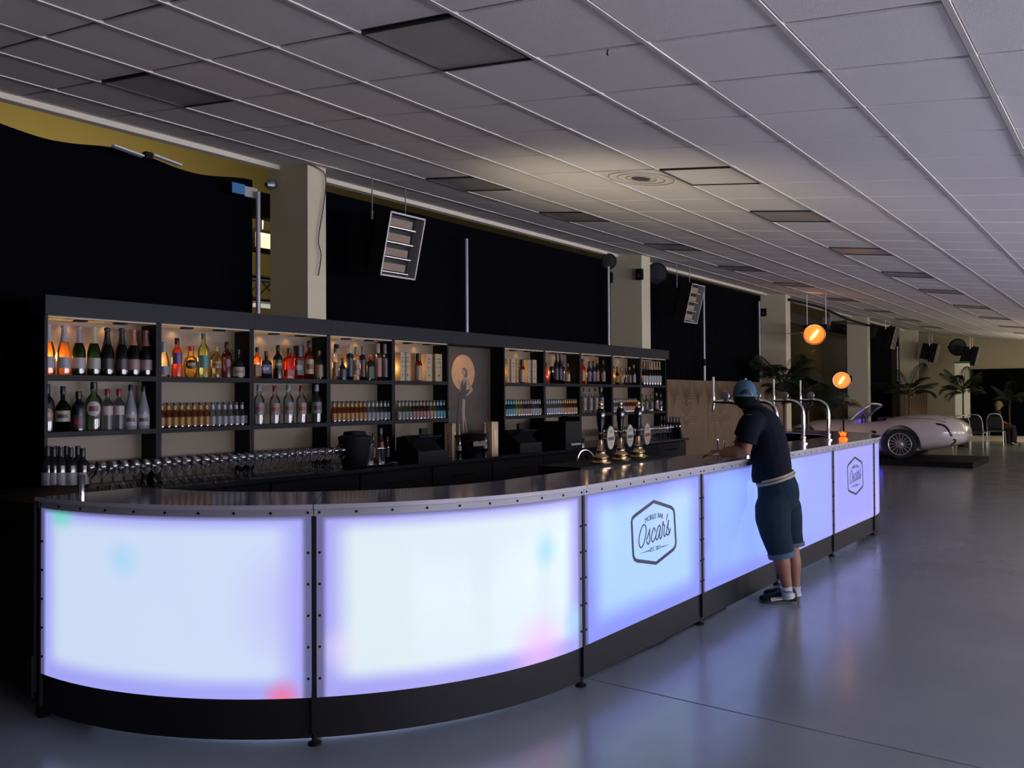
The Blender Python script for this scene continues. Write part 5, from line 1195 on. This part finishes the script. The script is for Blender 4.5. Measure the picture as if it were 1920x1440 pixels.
# glowing lamps
GLOW = mat('amber_lamp_glow', (1, .22, .03), .4, emit=.95); HOT = mat('lamp_glint_glow', (1, .62, .22), .4, emit=2.4)
def amber_lamp(px, py, X, r, lab, hang):
    c = atx(px, py, X); t = thing('amber_lamp', lab, 'lamp', c); ax = Vector((-.90, -.25, -.35 if hang else -.05)).normalized()
    MB().lathe([(.03, -.26), (r * .5, -.22), (r * .9, -.10), (r, 0), (r * .97, 0), (r * .86, -.08)], 28, ax=ax).build('reflector_bowl', mat('copper_shade', (.55, .22, .08), .3, .9), t, 50)
    MB().lathe([(.01, -.07), (r * .6, -.06), (r * .9, -.02), (r * .94, -.005)][::-1], 28, ax=ax).build('glowing_lens', GLOW, t, 50)
    q = ax.to_track_quat('Z', 'Y'); d = (q @ Vector((.6, .8, 0))) if hang else (q @ Vector((.5, .8, 0)))
    MB().tube([d * r * -.62 + ax * .02, ax * .03, d * r * .62 + ax * .02], [r * .13, r * .20, r * .13], 10).build('glint_streak', HOT, t, 60)  # glint streak across the lens, shaped as a glowing tube
    MB().tube([ax * .02 + (q @ Vector((r * 1.03 * math.cos(a), r * 1.03 * math.sin(a), 0))) for a in [2 * PI * k / 28 for k in range(28)]], .010, 6, True).build('outer_ring', STEEL, t, 60)
    if hang:
        zt = Z0 + SL * c.y - c.z
        for s in (-1, 1): MB().cyl((.14, s * .18, .10), (.14, s * .18, zt), .008, n=6).build('hanging_rod', STEEL, t)
        MB().box((.14, 0, .14), (.2, .44, .10)).build('mount_box', BLACKM, t)
        MB().box((-.1, .34, .03), (.25, .3, .006)).build('side_wing', STEEL, t)
    else:
        MB().cyl((.1, 0, -.1), (.1, 0, -c.z + .5), .018, n=8).build('stand_pole', BLACKM, t)
        for k in range(3): a = 2 * PI * k / 3; MB().cyl((.1, 0, -c.z + .6), (.1 + .4 * math.cos(a), .4 * math.sin(a), -c.z + .01), .012, n=6).build('stand_leg', BLACKM, t)
    point('amber_light', c + ax * .25, 2.6 if hang else 2, (1, .40, .12), .08)
    return c
c1 = amber_lamp(1527, 627, 16.6, .195, 'glowing amber bowl lamp hanging beyond the third pillar', True)
c2 = amber_lamp(1578, 713, 18.4, .165, 'round glowing amber lamp on a stand beside the fourth pillar', False)
spot('amber_uplight', (c1.x, c1.y, c1.z + .35), (c1.x, c1.y, 4), 4, (1, .38, .1), 50, .7)
point('candle_like_glow', atx(1570, 795, 19.6), 3.0, (1, .42, .15), .05)
# hanging notice behind the lamp, pillar boxes
p = atx(1549, 606, 18.2); tag(MB().box(p, (.05, .16, .26), Matrix.Rotation(.2, 3, 'X')).build('hanging_card', K('8c8474')), 'pale card hanging behind the glowing bowl lamp', 'card')
for px, py, X, lab in [(1201, 515, 11.18, 'dark junction box on the second pillar'), (1144, 521, 11.18, 'small dark bracket near the slot of the second pillar'), (1433, 586, 17.44, 'small dark bracket on the third pillar'), (1584, 615, 23.88, 'small dark bracket high on the fourth pillar'), (1594, 710, 23.88, 'dark switch box low on the fourth pillar')]:
    p = atx(px, py, X); t = thing('junction_box', lab, 'bracket', p); MB().box((-.03, 0, 0), (.06, .10, .16)).build('cover', BLACKM, t); MB().box((-.065, 0, -.02), (.01, .05, .05)).build('socket', K('4a4640'), t)
# ------------------------------------------------------------------ palms and plants
LEAF = mat('palm_leaf', '1c2b18', .6, var=.25, scale=3)
def frond(L, droop, nleaf, lw, ll):
    pts = []; mb = MB()
    for i in range(11):
        u = i / 10; pts.append(Vector((L * u * (1 - .25 * u * droop), 0, L * (.75 * u - droop * .95 * u * u))))
    mb.tube(pts, [.010 * (1 - .8 * i / 10) + .002 for i in range(11)], 5)
    for i in range(nleaf):
        u = .18 + .8 * i / nleaf; k = min(9, int(u * 10)); p = pts[k].lerp(pts[k + 1], u * 10 - k); l = ll * math.sin(PI * min(1, u * .9 + .12)) ** .6
        for s in (-1, 1):
            tip = p + Vector((l * .45, s * l * .8, -l * .35)); m = p.lerp(tip, .45) + Vector((0, 0, l * .06)); w_ = Vector((lw, 0, 0))
            mb.add([p - w_ * .4, p + w_ * .4, m + w_, tip, m - w_], [(0, 1, 2, 4), (4, 2, 3)])
    return mb
def palm(x, y, h, n, L, lab, name='palm', ll=.26, z0=0, up=.6, seed=1):
    random.seed(seed); t = thing(name, lab, 'plant', (x, y, z0))
    MB().lathe([(.14, 0), (.18, .02), (.20, .34), (.21, .36), (.19, .36), (.185, .33)], 20).build('pot', mat('plant_pot', '1a1614', .6), t, 50)
    MB().tube([(0, 0, .33), (.02, .01, h * .5), (0, 0, h * .72)], [.03, .024, .018], 8).build('stem', mat('palm_stem', '4a3a24', .8), t)
    pr = []
    for k in range(3): pr.append(frond(L * (1 - .12 * k), .45 + .3 * k, 20, .020, ll))
    ms = {}
    for i in range(n):
        k = i % 3
        if k not in ms: o = pr[k].build('frond', LEAF, t); ms[k] = o.data
        else: o = bpy.data.objects.new('frond', ms[k]); C.objects.link(o); o.parent = t
        o.location = (0, 0, h * random.uniform(.62, .74)); o.rotation_euler = (random.uniform(-.15, .15), -random.uniform(-.2, up), 2 * PI * i / n * 1.0 + random.uniform(-.3, .3)); s = random.uniform(.8, 1.1); o.scale = (s, s, s)
    return t
p = atx(1470, 700, 16.3); palm(p.x, p.y, 2.6, 15, 1.0, 'dark palm in front of the third pillar, above the beer taps', seed=3, ll=.34)
p = atx(1515, 740, 14.6); palm(p.x, p.y, 2.05, 14, .85, 'bushy dark palm behind the beer tap nearest the candle', seed=5, ll=.36)
p = atx(1722, 720, 24.6); palm(p.x, 5.1, 2.35, 14, 1.05, 'dark palm behind the car tail, beside the fifth pillar', seed=8, ll=.32)
p = atx(1806, 740, 28.2); palm(p.x, p.y, 2.5, 16, 1.05, 'leafy palm in front of the pale roll-up banner', seed=11, ll=.30)
p = atx(1893, 760, 31.0); palm(p.x, p.y, 2.0, 12, .9, 'dim palm against the black far curtain', seed=14, ll=.3)
# pampas grass arrangement in the bay
t = thing('pampas_arrangement', 'wide arrangement of pale pampas plumes beyond the beer taps', 'plant', atx(1562, 800, 23.1) * 1); t.location.z = 0
tx_, ty_ = t.location.x, t.location.y
MB().lathe([(.16, 0), (.22, .3), (.16, .6), (.12, .72)], 20).build('vase', BLACKM, t, 50)
random.seed(21); PL = mat('pampas_plume', '8c8058', .9, bump=.6, scale=80)
for i in range(16):
    a = -1.25 + 2.5 * i / 15; L = random.uniform(.45, .70); base = Vector((0, 0, .72)); 
    tip = Vector((random.uniform(-.2, .2), math.sin(a) * L * 1.1, 1.25 + math.cos(a) * L * .55)); mid = base.lerp(tip, .6) + Vector((0, 0, .14)); e = tip + Vector((0, math.sin(a) * .22, -.08))
    MB().tube(smooth_path([base, mid, tip]), .006, 5).build('stalk', mat('stalk', '6a5a34', .8), t)
    pm = MB()
    pm.tube(smooth_path([mid.lerp(tip, .5), tip, e]), [.02, .04, .055, .06, .06, .055, .04, .03, .01][:9], 7)
    for k in range(26):
        u = random.random(); b0 = mid.lerp(tip, .5).lerp(e, u); d = Vector((random.uniform(-.06, .06), random.uniform(-.05, .05) + math.sin(a) * .04, random.uniform(-.12, .02))); pm.add([b0, b0 + Vector((.008, .008, 0)), b0 + d], [(0, 1, 2)])
    pm.build('plume', PL, t)
# deco screen behind the car tail, banner, stage block
y = 5.6; xa = aty(1697, 760, y).x; xb = 29.6; zt = aty(1730, 731, y).z
t = thing('deco_screen', 'dim brown deco screen behind the car tail and palms', 'screen', (xa, y, 0)); W = xb - xa
for k in range(3): MB().span((W * k / 3 + .01, 0, .02), (W * (k + 1) / 3 - .01, .03, zt)).build('screen_panel', wood, t)
for k in range(4): MB().box((min(max(W * k / 3, .05), W - .05), .06, .01), (.08, .3, .02)).build('foot', BLACKM, t)
en = MB()
for k in range(9):
    x = W * (k + .5) / 9
    for d in (0, .1, .2): ribbon(en, [wq(x - W / 20, zt - .05 - d), wq(x, zt - .45 - d), wq(x + W / 20, zt - .05 - d)], .02, Nn, .001)
tag(en.build('engraved_line', EN, t), kind='stuff')
pa = atx(1790, 678, 29.6); pb = atx(1818, 684, 29.6); t = thing('roll_up_banner', 'tall pale roll-up banner with a green top edge', 'banner', (29.6, (pa.y + pb.y) / 2, 0)); wdt = abs(pa.y - pb.y)
MB().box((0, 0, pa.z / 2), (.02, wdt, pa.z - .1)).build('banner_sheet', mat('banner_sheet', 'e4e2cc', .6), t); MB().box((0, 0, pa.z - .03), (.024, wdt, .06)).build('green_top', K('2c8c58'), t); MB().box((0, 0, .03), (.2, wdt, .06)).build('base_case', STEEL, t)
# chairs
FR = mat('chair_frame', (.55, .53, .50), .4, .5); UP = mat('chair_upholstery', '121014', .8)
def chair(px, py, rz, lab, proto=[None]):
    p = atz(px, py)
    if proto[0] is None:
        t = proto[0] = thing('conference_chair', lab, 'chair', p, rz)
        MB().box((0, 0, .45), (.44, .44, .06)).build('seat', UP, t)
        R = Matrix.Rotation(-.15, 3, 'X'); MB().box((0, .25, .70), (.40, .04, .36), R).build('backrest', UP, t)
        for sx in (-1, 1):
            MB().tube([(sx * .21, -.20, .43), (sx * .23, -.24, 0)], .016, 8).build('leg', FR, t); MB().tube([(sx * .21, .20, .43), (sx * .23, .30, 0)], .016, 8).build('leg', FR, t)
        MB().tube(smooth_path([(-.21, .20, .43), (-.21, .25, .72), (-.15, .31, .92), (0, .33, .96), (.15, .31, .92), (.21, .25, .72), (.21, .20, .43)], 4), .015, 8).build('back_frame', FR, t)
        MB().tube([(-.22, -.2, .42), (.22, -.2, .42), (.22, .2, .42), (-.22, .2, .42)], .013, 8, True).build('seat_rail', FR, t)
    else: t = copy_tree(proto[0], label=lab); t.location = p; t.rotation_euler = (0, 0, rz)
    return t, p
chair(1802, 841, PI / 2 + .2, 'steel-framed chair half hidden behind the car tail')
chair(1832, 838, PI / 2 - .1, 'empty steel-framed chair between the car and the seated person')
tch, pc = chair(1868, 834, PI * .5, 'steel-framed chair on which the blonde person sits')
# seated person
P0 = Vector((pc.x, pc.y, 0)); off0 = P0.copy(); dv = Vector((.25, -.97, 0)).normalized(); lv = Vector((.97, .25, 0)).normalized(); TILT[0] = .15
man2 = thing('person', 'blonde person in dark clothes seated with their back turned at the hall end', 'person', P0); man = man2
def W2(d, l, z): return P0 + dv * d + lv * l + Vector((0, 0, z))
body = MB(); body.rings([fig(body, W2(-.04, 0, .52), .12, .17), fig(body, W2(-.03, 0, .66), .11, .15), fig(body, W2(0, 0, .85), .11, .16), fig(body, W2(.04, 0, 1.0), .09, .17), fig(body, W2(.06, 0, 1.08), .05, .06), fig(body, W2(.08, 0, 1.16), .05, .05)])
h2 = W2(.10, 0, 1.24); blob(body, h2, .095, 14, (1, .82, 1.2)); body.tube([h2 + dv * .08, h2 + dv * .112 + Vector((0, 0, -.03)), h2 + dv * .09 + Vector((0, 0, -.04))], [.01, .015, .01], 8)
for s in (-1, 1):
    body.tube([W2(.0, s * .10, .55), W2(.25, s * .11, .56), W2(.44, s * .10, .54), W2(.45, s * .10, .30), W2(.44, s * .10, .08)], [.085, .08, .065, .055, .04], 12)
    body.tube([W2(.04, s * .19, 1.0), W2(.06, s * .23, .78), W2(.26, s * .16, .66)], [.05, .043, .032], 10)
    hand(body, W2(.26, s * .16, .66), dv + Vector((0, 0, -.3)), Vector((0, 0, 1)), 1, .6, s)
pbuild(body, 'body', SKIN, .010, 3)
DK = mat('dark_clothes', '0c0c10', .9); tp = MB(); tp.rings([fig(tp, W2(-.05, 0, .50), .15, .20), fig(tp, W2(-.03, 0, .66), .135, .18), fig(tp, W2(0, 0, .85), .135, .19), fig(tp, W2(.04, 0, 1.0), .11, .20), fig(tp, W2(.06, 0, 1.07), .07, .09)])
for s in (-1, 1): tp.tube([W2(.04, s * .18, 1.0), W2(.055, s * .225, .86), W2(.06, s * .23, .80)], [.068, .062, .058], 12)
pbuild(tp, 'dark_top', DK, .014, 4)
tr = MB()
for s in (-1, 1): tr.tube([W2(-.02, s * .10, .55), W2(.25, s * .11, .57), W2(.45, s * .10, .55), W2(.46, s * .10, .30), W2(.45, s * .10, .10)], [.11, .098, .085, .075, .07], 12)
pbuild(tr, 'dark_trousers', DK, .016, 4)
hr = MB(); blob(hr, h2 + dv * -.02 + Vector((0, 0, -.01)), .115, 14, (1, .95, 1.12)); hr.rings([fig(hr, h2 + dv * -.04 + Vector((0, 0, -.02)), .10, .11), fig(hr, h2 + dv * -.05 + Vector((0, 0, -.13)), .08, .105), fig(hr, h2 + dv * -.06 + Vector((0, 0, -.20)), .05, .08)]); pbuild(hr, 'blonde_hair', mat('blonde_hair', '6e5a3c', .7, bump=.6, scale=120), .012, 3)
for s in (-1, 1): shoe(W2(.38, s * .10, 0), W2(.64, s * .10, 0), s)
# small things along the bar foot and between pillars
c = atz(1158, 1238); t = tag(MB().prism([(c.x - .10, c.y + .02, 0), (c.x + .12, c.y + .02, 0), (c.x + .12, c.y + .02, .05)], (0, .06, 0)).build('wooden_wedge', K('c09a68')), 'pale wooden wedge pushed under the pale blue bar section', 'wedge')
tag(MB().tube(smooth_path([atz(1112, 1262), atz(1150, 1245), atz(1200, 1222), atz(1240, 1206), atz(1262, 1190), atz(1300, 1172), atz(1360, 1140)]), .009, 6).build('floor_cable', BLACKM), 'black cable lying on the floor along the bar foot', 'cable')
tag(MB().tube(smooth_path([aty(1480, 562, 5.93), aty(1543, 578, 5.93), aty(1588, 598, 5.93), aty(1632, 611, 5.93)]), .03, 8).build('overhead_cable', BLACKM), 'thick black cable slung from the third to the fourth pillar', 'cable')
c = aty(1083, 900, 3.45); zt = aty(1084, 845, 3.45).z
tag(MB().tube(smooth_path([Vector((c.x, 3.45, .88)), Vector((c.x, 3.45, zt - .08)), Vector((c.x + .03, 3.44, zt - .01)), Vector((c.x + .09, 3.42, zt)), Vector((c.x + .15, 3.40, zt - .05)), Vector((c.x + .17, 3.39, zt - .13))], 5), .006, 8).build('water_tap', CHROME), 'slim curved steel sink tap beside the nearest ale pump', 'tap')
